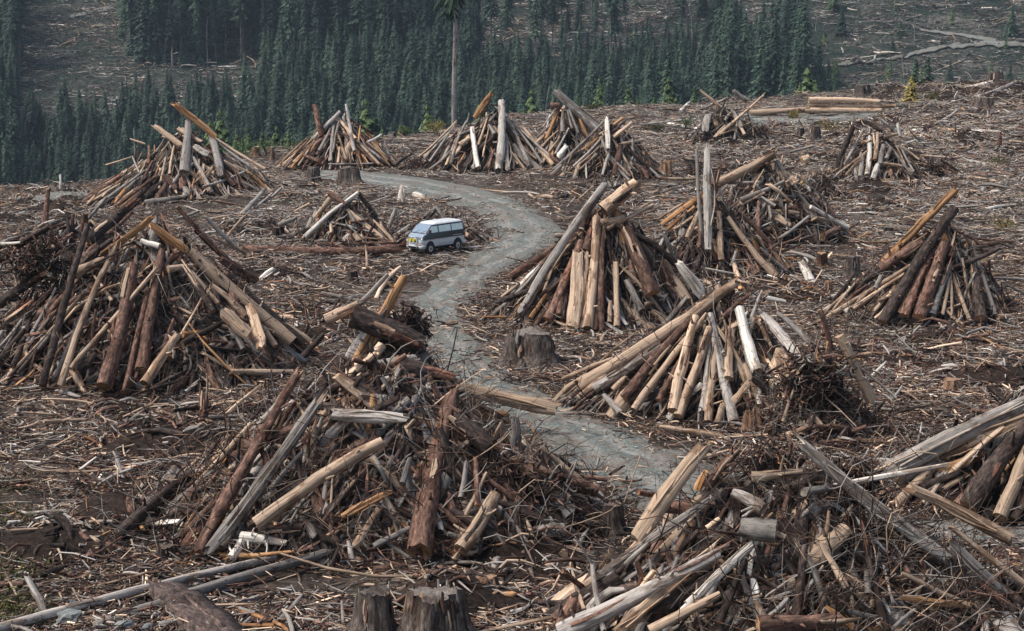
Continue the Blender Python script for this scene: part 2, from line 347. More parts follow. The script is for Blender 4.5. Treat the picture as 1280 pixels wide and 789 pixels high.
for k, (xl, xr, yf, xp, yp, fac, nm) in PILES.items():
    p = Pile(); p.key = k; xm = (xl + xr) / 2
    fr = march(xm, min(yf, 1000), base_z); yfr = fr[1]
    Rx = (xr - xl) / 2 * yfr / F; cy = yfr + Rx * fac
    for _ in range(3): Rx = (xr - xl) / 2 * cy / F; cy = yfr + Rx * fac
    p.cy = cy; p.Ry = Rx * fac; p.yf = yfr; p.ax = (xp - 640) / F * cy; p.xl = (xl - 640) / F * cy; p.xr = (xr - 640) / F * cy
    d = ray(xp, yp); d = d / d[1]; p.z0 = float(base_z(np.array(p.ax), np.array(cy))); p.h = CH + d[2] * cy - p.z0; p.name = nm
    PL[k] = p
def mound(p, X, Y, pw=1.0):
    sx_ = np.where(X < p.ax, p.ax - p.xl, p.xr - p.ax)
    r = np.sqrt(((X - p.ax) / sx_) ** 2 + ((Y - p.cy) / p.Ry) ** 2)
    return p.h * np.clip(1 - r, 0, 1) ** pw
def pile_z(X, Y):
    z = 0
    for p in PL.values():
        z = np.maximum(z, mound(p, X, Y))
    return z
def surf(X, Y): return terrain_s(X, Y) + pile_z(X, Y)
def terrain_s(X, Y): return terrain(X, Y)
def on_pile(px, py, p):
    h = march(px, py, surf, max(p.yf - 2.5, 20), p.cy + p.Ry * 2, 260)
    lim = p.cy + .25 * p.Ry
    if h is None or h[1] > lim:
        d = ray(px, py); d = d / d[1]; y = p.cy - .05 * p.Ry
        h = np.array([d[0] * y, y, CH + d[2] * y])
    return h

# ------------------------------------------------------------------ traced timber
REG = {'A': (0, 240, 3.156), 'Bz': (180, 240, 3.157), 'C': (610, 210, 3.586), 'D': (700, 330, 3.048), 'E': (1000, 225, 4.046), 'F': (800, 180, 4.383),
 'G': (140, 440, 3.035), 'H': (380, 340, 2.192), 'I': (680, 480, 2.553), 'J': (940, 480, 2.553), 'K': (330, 110, 5.565), 'L': (340, 210, 6.578), 'M': (0, 640, 3.879),
 'N': (1000, 90, 4.571), 'Q': (120, 100, 4.932), 'S': (480, 90, 5.259), 'U': (660, 90, 5.258), 'V': (850, 0, 2.977)}
# colour [s = split board]  foot x y  top x y  width, in enlarged pixels of the region
TR = '''
@bigleft A
B 0 440 140 340 40|B 0 540 100 470 46|G 0 610 110 470 12|G 105 590 220 380 14|B 50 690 140 415 20|B 0 270 195 135 26|R 410 770 525 290 54|R 560 700 640 240 40|Ts 20 740 320 410 24|G 215 745 395 320 22|T+ 240 760 450 230 26|B+ 165 765 345 130 28|R 490 790 585 380 26|T+ 280 695 620 300 20|T+ 300 320 415 265 34|Os+ 405 245 590 105 26|W 540 725 553 590 13|R 330 150 338 85 28|W 0 205 80 200 16|G 70 715 200 560 14|T 440 430 370 330 12|Gs 100 620 190 500 14
@bigleft Bz
B 270 470 180 330 30|R 360 300 130 60 22|B 420 350 200 150 26|B+ 632 598 330 330 30|T+ 585 590 185 235 48|Os+ 165 230 35 135 34|T+ 400 490 270 370 26|Ts+ 410 560 315 475 56|T+ 655 590 560 520 18|T 520 610 455 500 24|Ts+ 465 610 420 460 46|T+ 5 755 130 565 34|Ts 370 715 240 640 16|B 210 605 420 630 14|B 150 600 300 520 28|Rs 440 350 310 270 36|T 400 240 280 185 14|G 360 215 245 100 16|W 60 215 -10 195 24|T 95 305 190 290 24|G 165 789 220 740 14|T 290 440 190 320 18|G 390 620 350 540 22
@leftridge A
B 345 190 560 10 44|G 300 150 420 20 12|R 330 260 520 80 22
@farleft Q
G 980 789 1085 700 14|T 60 525 215 475 10|T 300 395 210 365 12|G 0 780 300 560 20|R 110 789 380 590 28|O 150 789 330 640 14|T 60 640 220 540 10|R 320 520 325 410 20|G 265 570 225 475 10|T 455 580 485 400 18|T 390 670 430 480 16|Ts 520 400 360 280 38|T 650 380 510 300 28|Os 730 345 490 155 44|G 1000 570 760 395 20|T 1040 550 700 340 18|G 545 570 570 265 56|Gs 770 590 712 350 50|Ws 690 460 610 410 46|Ts 880 560 790 500 24|T 700 690 640 560 20|G 715 690 600 480 24|G 300 755 550 720 28|G 660 660 950 550 16|T 600 640 720 530 10|R 240 500 250 415 12
@cone K
R 400 330 355 125 34|T 110 530 300 350 16|T 130 545 350 345 18|O 190 560 340 390 20|T 170 555 390 330 18|G 340 360 530 165 34|G 95 520 150 450 9|G 465 510 490 230 22|G 480 450 525 225 18|G 385 440 465 280 20|T 570 495 515 325 14|T 515 520 525 410 14|W 590 215 570 115 22|G 630 440 590 215 26|T 635 350 520 215 22|R 760 320 600 220 18|T 850 480 700 320 18|R 770 520 560 320 20|T 800 530 635 350 20|G 835 515 640 370 20|T 855 505 720 380 20|Ws 720 375 815 325 14|G 450 530 745 525 9|R 380 510 280 470 24|R 55 500 55 415 26|G 870 470 840 370 20|T 240 540 330 400 14
@birch S
T 230 560 480 320 14|G 250 590 430 400 16|G 300 590 480 330 16|G 370 600 465 410 20|T 410 610 500 380 14|G 440 610 540 330 20|T 500 480 565 430 34|Os 600 300 700 150 46|G 690 330 750 260 18|R 800 300 700 210 11|G 545 340 560 270 14|T 650 560 690 370 12|G 730 410 690 345 24|R 690 630 720 520 20|G 955 620 805 290 26|G 1040 600 850 340 16|R 1150 600 1000 450 14|G 1140 590 870 350 16|T 1110 610 920 370 28|T 1000 570 900 480 14|T 930 645 830 520 16|W 755 640 770 200 54|Gs 815 640 800 420 42|W 620 630 580 370 36|G 590 640 595 560 14|T 490 650 400 560 8|G 580 380 480 420 14|T 620 480 680 300 14
@tilted U
T 40 480 130 400 14|G 60 430 170 330 14|G 100 360 190 240 14|R 150 225 205 215 36|O 120 440 205 235 26|T 95 490 200 385 14|G 230 390 230 260 26|G 290 370 260 250 14|G 330 400 270 250 16|G 180 540 270 370 16|T 470 340 340 230 12|G 460 350 200 120 22|W 440 380 180 135 46|Ws 200 560 250 490 36|T 140 520 210 430 12
@slabheap U
G 170 640 520 300 18|G 300 620 510 400 16|T 310 630 470 490 12|T 340 640 450 540 12|O 560 350 620 305 20|B 550 400 640 320 18|T 560 430 680 330 24|Ts 600 480 750 450 22|Ws 525 500 515 320 44|Gs 490 670 540 510 20|T 600 580 590 500 14|T 660 680 590 600 12|G 690 670 640 610 10|G 640 660 550 560 12|G 800 590 730 520 12|G 890 490 850 440 10|Ws 935 680 905 650 26
@lowheap L
G 0 240 80 165 22|G 60 470 200 410 40|T 360 410 480 250 50|Rs 600 300 470 200 50|B 860 400 710 200 36|T 1020 620 830 430 28|W 270 570 710 205 40|W 490 450 830 530 18|T 490 540 485 460 34|Ws 580 600 630 545 36|G 350 610 460 595 28|R 640 450 820 420 20|G 960 490 1020 330 40|R 370 628 1000 612 28|R+ -230 668 1050 664 78|T 120 760 270 710 14|Ws 1080 280 1075 150 36|G 720 170 930 135 12|G 1000 420 1170 310 12|G 1040 550 1130 490 18|G 800 290 960 230 12|T 180 360 310 290 14
@bend C
R 100 490 330 330 32|T 60 580 200 480 14|G 240 430 380 265 24|W 150 525 350 330 30|B 40 605 180 550 24|Os 130 640 240 520 30|R 190 610 270 540 16|R 420 280 460 150 26|T 520 190 665 70 68|O 190 670 260 570 18|R 270 680 420 330 40|G 150 645 525 75 38|R 320 660 340 480 30|B 330 670 350 570 30|R 440 370 460 280 34|T 435 480 445 380 26|R 480 725 500 520 24|T 445 720 490 220 44|Ts 375 710 400 400 62|Ts 415 720 430 490 36|R 510 730 530 170 26|T 580 710 575 425 26|T 545 690 550 600 20|Ws 620 700 535 590 16|Ws 600 740 525 695 16|G 690 640 620 505 30|R 740 560 620 270 58|T 790 580 680 550 16|T 705 610 780 590 16|T 670 530 650 440 16|T 500 250 610 225 34|T 530 275 740 165 20|W 300 305 365 300 20|Ws 365 270 390 250 20|T 890 600 770 400 50|R 850 600 780 440 24|G 840 430 790 290 20|T 730 550 810 515 12|G 780 600 820 550 12|B 870 630 790 520 30|T 395 720 305 690 16|R 660 520 640 420 26
@twin F
T 100 415 230 330 14|Os 120 440 330 285 32|O 150 465 300 345 20|T 190 465 290 400 22|Ts 260 510 335 350 34|R 325 570 325 430 24|R 400 260 410 215 40|W 430 280 480 225 16|T 445 640 435 370 34|R 740 590 540 370 34|R 800 690 640 480 30|T 740 730 480 400 36|G 800 700 660 570 22|T 815 680 760 610 20|T 770 740 700 640 16|Gs 345 560 310 55 20|Ws 375 570 368 50 46|Ws 935 760 885 650 50|W 890 775 830 725 26|G 500 670 525 590 18|T 560 789 515 660 30|G 620 725 540 680 12
@tangle F
G 1000 290 860 175 10|T 430 215 735 55 52|R 700 110 640 75 18|G 430 215 650 207 12|G 555 305 790 205 26|T 555 330 680 270 18|R 645 460 650 320 26|G 740 340 665 290 18|T 620 240 680 140 12|G 745 310 790 215 10|T 850 215 825 185 42|W 1140 460 935 345 26|G 1050 400 1010 290 14|G 760 520 920 400 18|R 1000 510 1090 470 40|G 640 465 720 430 10|G 805 470 800 330 10|T 800 440 740 410 16|T 890 90 925 70 34|G 820 45 950 10 16
@rootheap V
T 155 400 75 335 12|G 250 375 200 340 18|T 130 510 310 355 10|Gs 95 490 105 430 30|G 230 470 190 400 14|T 150 500 265 455 8|G 180 365 95 400 10|T 240 500 200 420 12
@greyheap N
B 215 540 305 315 30|G 255 530 355 340 20|G 290 500 330 400 14|T 260 590 380 460 12|T 190 600 380 455 16|G 345 600 360 480 26|W 385 590 400 370 28|T 430 500 445 340 20|G 490 500 520 440 26|G 460 530 480 420 32|T 450 525 580 540 22|W 420 615 445 530 34|B 480 330 400 290 40|G 550 350 460 270 18|W 570 360 560 290 22|T 330 415 400 395 24|T 480 370 560 355 20|G 650 570 560 400 12|G 640 590 490 400 14|T 600 530 540 400 12|W 600 410 660 390 16|T 680 500 590 430 12|T 690 480 850 490 16
@rightheap E
B 215 590 440 440 30|R 410 450 620 310 50|O 430 420 785 55 42|T 270 650 520 480 22|T 130 700 545 440 26|R 530 680 690 310 46|B 420 720 780 145 58|G 665 680 750 440 40|R 600 690 730 320 64|T 720 680 755 500 20|T 770 700 760 460 14|T 860 710 775 480 18|T 800 720 665 570 16|T 665 690 810 630 16|R 760 390 775 330 40|B 770 445 1000 350 26|Ts 905 420 1000 375 24|B 915 700 870 400 50|G 990 680 875 340 24|G 840 390 845 340 14|G 1030 610 960 540 20|T 400 610 460 585 16|G 380 550 405 490 26|G 700 725 860 735 12|T 1000 695 1130 680 24|G 1130 570 1050 535 12|R 120 789 100 655 26|T 380 700 560 560 14
@midheap D
T 10 440 200 360 16|R 60 440 190 370 14|Ws 540 120 455 0 44|T 85 460 655 80 46|G 130 475 390 310 36|B 165 480 370 340 30|R 250 510 490 220 36|T 430 560 515 200 40|R 375 520 455 370 22|T 280 555 560 190 26|G 545 565 570 310 24|T 640 440 655 250 34|T 450 580 570 245 36|T 565 600 595 320 30|G 665 600 575 190 30|T 600 610 620 540 26|Ts 660 530 720 450 30|W 760 540 745 390 24|W 830 460 765 385 18|W 750 410 685 175 44|Gs 915 370 770 190 38|G 970 320 830 190 22|T 860 510 790 370 20|Ts 885 420 835 335 60|G 720 235 770 105 12|R 620 200 720 120 14|W 790 130 860 145 16|G 230 570 170 500 26|T 200 480 260 420 22
@midroots D
R 1035 330 990 175 22|T 1190 520 1065 275 40|T 850 600 890 480 14|T 1140 500 1100 450 16|G 1280 510 1150 400 12|G 1010 400 960 330 14
@front G
Ts 430 240 560 130 16|B 20 700 300 460 46|Gs 215 590 400 440 26|G 420 740 600 420 28|R+ 330 755 700 95 42|Gs+ 380 740 770 200 50|B 560 680 720 660 40|T+ 545 655 1030 340 50|W 455 780 500 700 30|W 490 700 655 725 34|Gs 770 700 740 650 34|T 800 640 920 490 14|G 600 520 720 380 16|R 260 700 440 520 22
@fronttop H
G 150 90 230 5 14|T 60 130 150 90 30|B 130 120 320 195 60|O 145 240 270 20 27|B 0 230 55 170 18|Ws 130 240 175 165 40|Gs 150 280 300 240 44|B 250 262 365 288 52|Ts 690 375 430 320 42|R 560 410 440 345 16|G 320 385 470 320 9
@front H
Gs 80 390 270 400 40|B 510 480 410 400 50|R 320 760 405 350 52|R 800 600 620 540 34|B 750 640 690 580 30|W 730 665 650 580 32|T 770 580 650 480 16|R 830 570 770 560 14|Gs 580 470 580 400 28|T 820 690 770 685 16|G 430 620 445 520 14|R 475 640 470 510 16|T 440 670 500 550 12|Os 105 670 230 605 24|T 140 755 205 650 20|G 190 750 290 700 16|Ws 375 700 330 590 20|T 430 760 525 610 40|T 410 789 445 740 14|G 270 580 290 510 16|R 420 690 370 640 20
@frontright I
R 130 655 60 600 20|R 300 345 380 355 18|T 480 380 560 300 26|Os 490 340 515 280 28|R 520 330 610 220 30|Ts 300 490 505 205 62|Gs 175 610 520 375 28|G 370 640 560 540 44|G 60 789 370 640 56|Ts 235 789 540 530 36|W 380 789 460 705 20|T 340 789 560 670 30|Ws 460 700 700 480 28|G 700 400 605 345 40|G 740 470 630 455 62|T 520 460 560 430 18|R 485 789 460 570 8|G 190 789 155 580 20|G 155 580 100 490 9|T 660 450 770 490 18|B 560 760 640 560 22
@frontright J
T 0 300 160 280 28|G 170 345 290 330 26|R 20 770 280 750 50|G 20 780 110 690 20|Gs 800 670 640 520 50|T 865 635 640 460 22|Ts 820 490 520 340 44|Ws 615 550 165 195 46|Ws 265 325 600 262 20|B 430 789 335 320 24|T 690 710 480 605 20|Os 690 705 480 680 24|Os 320 780 240 715 22|G 370 670 365 590 18|T 235 485 245 410 14|G 450 700 420 580 10|G 440 789 520 720 14|R 600 520 400 380 20|G 640 600 470 430 26|T 300 650 220 510 22|G 700 620 560 470 20
@edge J
R 660 390 760 270 40|Ts 480 275 868 110 44|Gs 425 280 900 45 62|T 650 270 900 60 20|B 690 390 890 120 60|T 790 420 890 180 44|T 830 430 920 260 24|R 720 300 850 180 18
@ground N
T 1250 178 1050 160 16|G 1120 280 1110 200 0
'''
ORD = ['first', 'second', 'third', 'fourth', 'fifth', 'sixth', 'seventh', 'eighth', 'ninth', 'tenth', 'eleventh', 'twelfth', 'thirteenth', 'fourteenth', 'fifteenth', 'sixteenth']
recs = []
cur = None
for line in TR.strip().splitlines():
    line = line.strip()
    if line.startswith('@'):
        k, rg_ = line[1:].split(); cur = (k, REG[rg_]); continue
    if cur[0] == 'ground': continue
    for it in line.split('|'):
        t = it.split(); x0, y0, s = cur[1]; v = [float(q) for q in t[1:]]
        recs.append(dict(c=t[0][0], slab='s' in t[0], pr='+' in t[0], a=(x0 + v[0] / s, y0 + v[1] / s), b=(x0 + v[2] / s, y0 + v[3] / s), w=v[4] / s, pile=cur[0]))
# loose timber on the open ground: colour, x0 y0 x1 y1, width, full-frame pixels
LOOSE = '''T+ 1012 125.5 1096 127 6.5|T+ 1011 132 1118 132.5 6.5|T+ 1007 138 1101 138.5 7|T+ 937 141.5 1012 136 7|W 1140 165 1250 166 6|T 1157 162 1206 165 6|G 1262 167 1285 166 5|G 1219 124 1270 103 6|G 1240 131 1273 137 3|W 1260 121 1284 133 4|W 1184 121 1212 124 4.5|W 1225 142 1258 142 5|G 1000 188 1030 182 5|G 1192 237 1224 238.5 4|R 1249 186 1250 165 6|W 1044 232 1060 225 3|G 1060 240 1100 236 4|R 57 283 60 238 7|T 30 262 62 250 4|W 75 238 75.5 219 3|G 82 236 110 233 3|G -12 790 415 682 13|G 120 785 505 669 13|G 200 782 356 738 9|Bs 290 815 205 735 66|G 165 786 217 739 3|W 58 772 34 722 9|W 57 770 40 742 3|T 173 540 229 530 6|T 222 549 254 541 5|W 153 599 146 575 8|T 150 585 190 570 3|G 390 460 330 446 4|R 253 529 255 494 11|T 235 487 250 474 5|W 1140 552 1113 551 3|T 1077 552 1146 551 4|G 1120 490 1160 478 4|G 1192 500 1240 492 7|T 700 515 760 505 4|G 740 455 790 445 3|G 1140 330 1190 322 3|W 1210 168 1190 160 3|G 1090 148 1130 152 4|G 1200 200 1270 214 4|W 1150 217 1180 222 4|G 1080 262 1130 258 3|W 500 252 503 232 6|W 518 243 532 248 6|G 590 283 620 262 3|T 660 242 700 262 2.5|T 720 252 742 232 2|W 690 236 712 241 3|T 640 240 600 236 2|G 300 270 330 238 5|T 280 300 305 270 4|Ws 322 352 342 336 8|T 350 366 330 360 5|G 1180 150 1200 136 4|G 1230 228 1275 222 4|G 1150 190 1190 196 3|W 870 150 790 158 4|W 835 156 885 165 6|W 920 158 960 152 3|G 880 185 940 196 4|G 905 182 860 196 4|W 970 187 1005 180 5|T 930 205 950 200 5|G 830 200 850 230 3|G 1000 210 1030 195 4|W 985 342 1010 352 5|T 470 375 500 335 6|G 700 612 745 640 5|T 380 700 350 706 4|G 560 720 600 708 5|W 640 735 690 728 4|T 600 760 640 745 5|G 330 690 300 700 7'''
LOOSE += '|G 1095 120 1150 112 5|W 1200 112 1245 101 5|T 1150 128 1188 126 4|G 1248 150 1279 140 5|W 1230 178 1262 172 4|G 1130 205 1165 198 5|T 1215 222 1250 229 5|G 1085 205 1050 215 4|W 1232 262 1268 256 4|G 905 142 880 134 5|W 850 140 862 128 4|G 700 176 735 168 4|G 1160 300 1215 292 4|T 1110 268 1092 290 4|G 1240 440 1279 432 5|T 1150 452 1190 462 5|W 1090 470 1108 452 4|G 1180 530 1230 540 5|G 430 420 395 436 6|T 340 420 372 410 6|G 20 512 70 505 5|T 60 560 110 548 5|W 96 590 120 572 4|G 250 590 215 612 6|T 300 500 340 512 5'
recs_loose = []
for it in LOOSE.split('|'):
    t = it.split(); v = [float(q) for q in t[1:]]
    recs_loose.append(dict(c=t[0][0], slab='s' in t[0], pr='+' in t[0], a=(v[0], v[1]), b=(v[2], v[3]), w=v[4], pile=None))

PH = {'B': 'dark rough-barked', 'R': 'reddish-brown', 'T': 'tan stripped', 'O': 'bright orange', 'G': 'weathered grey', 'W': 'bleached pale'}
def region_name(x, y):
    if y < 150 and 930 < x < 1125: return 'stack on the gravel landing'
    if y < 260 and x > 830: return 'cleared ground at upper right'
    if y < 260 and x < 340: return 'cleared edge at upper left'
    if y < 270 and x < 600: return 'ground near the upper track'
    if y < 270: return 'bank beyond the track bend'
    if x < 330 and y > 650: return 'bottom left corner'
    if x < 520: return 'littered ground on the left'
    if y > 650: return 'litter along the bottom'
    if x < 860: return 'litter beside the track'
    return 'littered ground on the right'
allr = recs + recs_loose
for r in allr:
    (x0, y0), (x1, y1) = r['a'], r['b']; r['mx'] = (x0 + x1) / 2; r['my'] = (y0 + y1) / 2
    r['scale_d'] = None
VIEW = lambda P: unit(np.array([0, 0, CH]) - P)
counts = {}
for li, r in enumerate(allr):
    if r['pile']:
        p = PL[r['pile']]
        A = on_pile(*r['a'], p); B = on_pile(*r['b'], p)
    else:
        A = march(*r['a'], terrain_s); B = march(*r['b'], terrain_s)
        if r['pr']:      # the stacked logs share one distance
            y = march(1050, 144, terrain_s)[1] + (.35 if r['a'][1] < 134 else 0); A, B = [ray(*q) / ray(*q)[1] * y + [0, 0, CH] for q in (r['a'], r['b'])]
        if A is None: A = B
        if abs(r['a'][0] - r['b'][0]) < 26 and r['a'][1] - r['b'][1] > 12:   # standing piece: keep it near its foot
            d = ray(*r['b']); d = d / d[1]; y = A[1] + .4; B = np.array([d[0] * y, y, CH + d[2] * y])
        elif B is None or B[1] > A[1] + 9 or B[1] < A[1] - 9:
            d = ray(*r['b']); d = d / d[1]; y = A[1] + (9 if (B is None or B[1] > A[1]) else -9); B = np.array([d[0] * y, y, CH + d[2] * y])
    sc_a = F / A[1]; sc_b = F / B[1]; dia = r['w'] / (.5 * (sc_a + sc_b)); rad = dia / 2
    lay = (.35 + .65 * (li % 7) / 7) * min(rad * 2, .5) + (.32 if r['pile'] in ('front', 'fronttop', 'frontright', 'edge', 'midroots', 'bigleft') else .16) + (.45 if r['pr'] else 0) + (.3 if r['pile'] == 'frontright' and r['w'] > 5 else 0)
    for P in (A, B): P += VIEW(P) * (rad * (.9 if r['pile'] else 1.0) + (lay if r['pile'] else (.06 if r['my'] > 262 else .28)))
    if r['pile']:      # slide the piece towards its lying position on the outside of the heap
        tt = np.linspace(.08, .92, 9)[:, None]; vA, vB = VIEW(A), VIEW(B)
        for _ in range(26):
            Q = A + (B - A) * tt
            if (Q[:, 2] >= terrain_s(Q[:, 0], Q[:, 1]) + (.93 if r['w'] < 6 else .97) * pile_z(Q[:, 0], Q[:, 1]) + rad * .6).all(): break
            A = A + vA * .14; B = B + vB * .14
    L = np.linalg.norm(B - A); d = unit(B - A)
    if r['pile'] and y0 > y1: A -= d * min(.25, L * .04)
    r['A'], r['B'], r['rad'], r['L'] = A, B, rad, L
    r['noun'] = 'split_board' if r['slab'] else ('log' if dia > .27 else 'pole')
def lean(r):
    dx = r['b'][0] - r['a'][0]; dy = abs(r['b'][1] - r['a'][1])
    if r['b'][1] > r['a'][1]: dx = -dx
    if abs(dx) < .25 * dy: return 'upright'
    if dy < .22 * abs(dx): return 'level'
    return 'leaning right' if dx > 0 else 'leaning left'
byk = {}
for r in allr:
    where = ('in ' + PL[r['pile']].name) if r['pile'] else region_name(r['mx'], r['my'])
    r['where'] = where; r['lean'] = lean(r)
    byk.setdefault((r['c'], r['noun'], r['lean'], where), []).append(r)
for (c, noun, ln, where), rs in byk.items():
    rs.sort(key=lambda q: q['mx']); nz = noun.replace('_', ' ')
    for i, r in enumerate(rs):
        wh = where if where.startswith('in ') else 'in the ' + where
        if len(rs) == 1: r['label'] = f'{PH[c]} {nz} {ln}, {wh}'
        elif i == len(rs) - 1: r['label'] = f'rightmost {PH[c]} {nz} {ln} {wh}'
        elif i == 0: r['label'] = f'leftmost {PH[c]} {nz} {ln} {wh}'
        else: r['label'] = f'{PH[c]} {nz} {ln}, {ORD[i]} from left, {wh}'
        
        while len(r['label'].split()) > 16 and ' the ' in r['label']: r['label'] = r['label'].replace(' the ', ' ', 1)
def make_timber(r, i):
    rg = np.random.default_rng(1000 + i); A, B, rad, L = r['A'], r['B'], r['rad'], r['L']
    mb = MB(); c = np.array(WC[r['c']]); c[:3] *= np.exp(rg.normal() * .15); cap = np.array(CAP[r['c']]); cap[:3] *= np.exp(rg.normal() * .2)
    big = r['w'] > 9; v = VIEW((A + B) / 2) + rg.normal(size=3) * .25
    K = int(np.clip(L / .7, 5, 14)); S = 12 if big else 8
    bend = rg.normal(size=(1, 3)) * L * .012
    if r['slab']:
        sticks(mb, A, B, rad * 1.08, rad * .9, c, K=K, S=12 if big else 8, bend=bend, flat=.38, nrm=unit(v), jit=.07, jag=min(.8, L * .14), rg=rg, pinch=.8)
        # long splinters lying on the broken board
        for _ in range(3 if big else 1):
            d = unit(B - A); o = np.cross(d, unit(v)) * rad * rg.uniform(-.7, .7); t0 = rg.uniform(0, .3); t1 = rg.uniform(.7, 1.12)
            sticks(mb, A + (B - A) * t0 + o + unit(v) * rad * .36, A + (B - A) * t1 + o + unit(v) * rad * .36, rad * .22, rad * .1, c * [1.15, 1.1, 1.05, 1], K=3, S=4, rg=rg)
    else:
        broken = rg.random() < .6
        tap = rg.uniform(.72, .95)
        sticks(mb, A, B, rad * (2 - tap) , rad * tap, c, K=K, S=S, bend=bend, jit=.075 if r['c'] in 'TWO' else .10, capcol=cap, jag=min(.6, L * .07) if broken else rad * .12, rg=rg)
        ns = rg.integers(2, 9) if big else rg.integers(0, 2)
        for _ in range(ns):
            t = rg.uniform(.1, .95); d = unit(B - A); o = rg.normal(size=3); o = unit(o - d * (o @ d)); P = A + (B - A) * t + o * rad * .7
            sticks(mb, P, P + o * rg.uniform(.12, .45) + d * rg.uniform(0, .25), rad * .24 + .012, rad * .1 + .008, c, K=2, S=5, capcol=cap, rg=rg)
        if r['c'] in 'BR' and big:    # bark hanging off in plates
            for _ in range(rg.integers(2, 6)):
                t = rg.uniform(.05, .8); d = unit(B - A); o = rg.normal(size=3); o = unit(o - d * (o @ d) + .8 * unit(v)); P = A + (B - A) * t + o * rad * 1.0
                sticks(mb, P, P + d * rg.uniform(.4, 1.4), rad * .4, rad * .3, np.array(WC['R']) * [1.3, 1.1, 1, 1] if rg.random() < .5 else np.array(WC['T']), K=2, S=6, flat=.18, nrm=o, rg=rg, jag=.15)
        if r['c'] in 'TGO' and big:    # strips of bark and torn fibres still clinging
            for _ in range(rg.integers(1, 4)):
                t = rg.uniform(.02, .85); d = unit(B - A); o = rg.normal(size=3); o = unit(o - d * (o @ d) + .7 * unit(v)); P = A + (B - A) * t + o * rad * 1.02
                sticks(mb, P, P + d * rg.uniform(.5, 1.8) + o * .03, rad * .34, rad * .14, np.array(WC['B' if rg.random() < .5 else 'R']) * [1.2, 1.2, 1.2, 1], K=3, S=6, flat=.2, nrm=o, rg=rg, jag=.3)
    o = mb.obj(r['noun'], wood, origin=A)
    grp = ('timber in ' + PL[r['pile']].name) if r['pile'] else 'loose timber on the ground'
    cat = {'log': 'log', 'pole': 'pole', 'split_board': 'board'}[r['noun']]
    tag(o, r['label'], cat, grp)
for i, r in enumerate(allr): make_timber(r, i)
print('timber', len(allr), {k: sum(r['noun'] == k for r in allr) for k in ('log', 'pole', 'split_board')})

# ------------------------------------------------------------------ ground sheets
rows = np.concatenate([np.geomspace(3, 36, 30)[:-1], np.geomspace(36, 240, 400)[:-1], np.geomspace(240, 1250, 170)])
cols = np.concatenate([np.linspace(-1.6, -.42, 40)[:-1], np.linspace(-.42, .42, 420), np.linspace(.42, 1.6, 40)[1:]])
YY, UU = np.meshgrid(rows, cols, indexing='ij'); XX = UU * np.maximum(YY, 20); ZZ = terrain(XX, YY)
ZZ = np.where(YY < 30, ZZ * sstep(3, 30, YY), ZZ)
def grid_faces(nr, nc):
    i = np.arange(nr - 1)[:, None]; j = np.arange(nc - 1)[None]
    return np.stack([i * nc + j, i * nc + j + 1, (i + 1) * nc + j + 1, (i + 1) * nc + j], -1).reshape(-1, 4)
mb = MB(); V = np.stack([XX, YY, ZZ], -1); mb.add(V.reshape(-1, 3), f4=grid_faces(len(rows), len(cols)))
ground = mb.obj('ground', M_ground, smooth=True); tag(ground, kind='structure')
ground.data.materials.append(M_mount)
pc = np.repeat((rows[:-1] + rows[1:]) / 2, len(cols) - 1); ground.data.polygons.foreach_set('material_index', (pc > 245).astype(np.int32))

# the track: one sheet 4 cm proud of the ground, ragged edges
nr = len(rt); NA = 17
def track(name, rt, rb, m, lift=.05, rag=.5, seed=1):
    g = np.random.default_rng(seed); n = len(rt); s = np.linspace(0, 1, NA)
    ext = .0
    e0 = g.normal(size=n) * rag; e1 = g.normal(size=n) * rag
    w_ = np.linalg.norm(rt - rb, axis=1); d = (rb - rt) / w_[:, None]
    T = rt - d * (e0)[:, None]; Bv = rb + d * (e1)[:, None]
    X = T[:, None, 0] * (1 - s) + Bv[:, None, 0] * s; Y = T[:, None, 1] * (1 - s) + Bv[:, None, 1] * s
    crown = .06 * (1 - (2 * s - 1) ** 2); rut = -.05 * np.exp(-((abs(2 * s - 1) - .33) / .13) ** 2)
    Z = base_z(X, Y) + lift + (crown + rut)[None]; Z[:, 0] -= .12; Z[:, -1] -= .12
    mb = MB(); mb.add(np.stack([X, Y, Z], -1).reshape(-1, 3), f4=grid_faces(n, NA))
    o = mb.obj(name, m, smooth=True); a = o.data.attributes.new('rc', 'FLOAT_VECTOR', 'POINT')
    rc = np.stack([np.broadcast_to(2 * s - 1, X.shape), np.broadcast_to(np.arange(n)[:, None] * .3, X.shape), 0 * X], -1)
    a.data.foreach_set('vector', rc.astype(np.float32).ravel()); tag(o, kind='structure'); return o
track('gravel_track', rt, rb, M_road, rag=.3)
def px_strip(name, top, bot, y0, y1, n=6, lift=.1, rag=.3, seed=2):
    a = densify(top, n); b = densify(bot, n)
    A = np.array([march(x, y, base_z, y0, y1, 1500, True)[:2] for x, y in a]); B = np.array([march(x, y, base_z, y0, y1, 1500, True)[:2] for x, y in b])
    return track(name, A, B, M_road, lift, rag, seed)
px_strip('gravel_landing', [(925, 141), (960, 138), (1010, 137), (1060, 139), (1100, 140)], [(922, 152), (960, 158), (1010, 158), (1050, 152), (1095, 145)], 40, 225)
px_strip('gravel_strip', [(40, 246), (80, 240), (120, 236), (160, 232)], [(40, 254), (80, 252), (120, 248), (160, 242)], 40, 300)
px_strip('hill_road', [(1008, 84), (1085, 77.5), (1129, 70.5), (1152, 64), (1186, 58), (1220, 54), (1262, 54), (1300, 57)], [(1008, 87), (1085, 80.5), (1129, 73.5), (1152, 69), (1186, 63), (1220, 60), (1262, 60), (1300, 62)], 300, 1000, lift=.9, rag=.7)
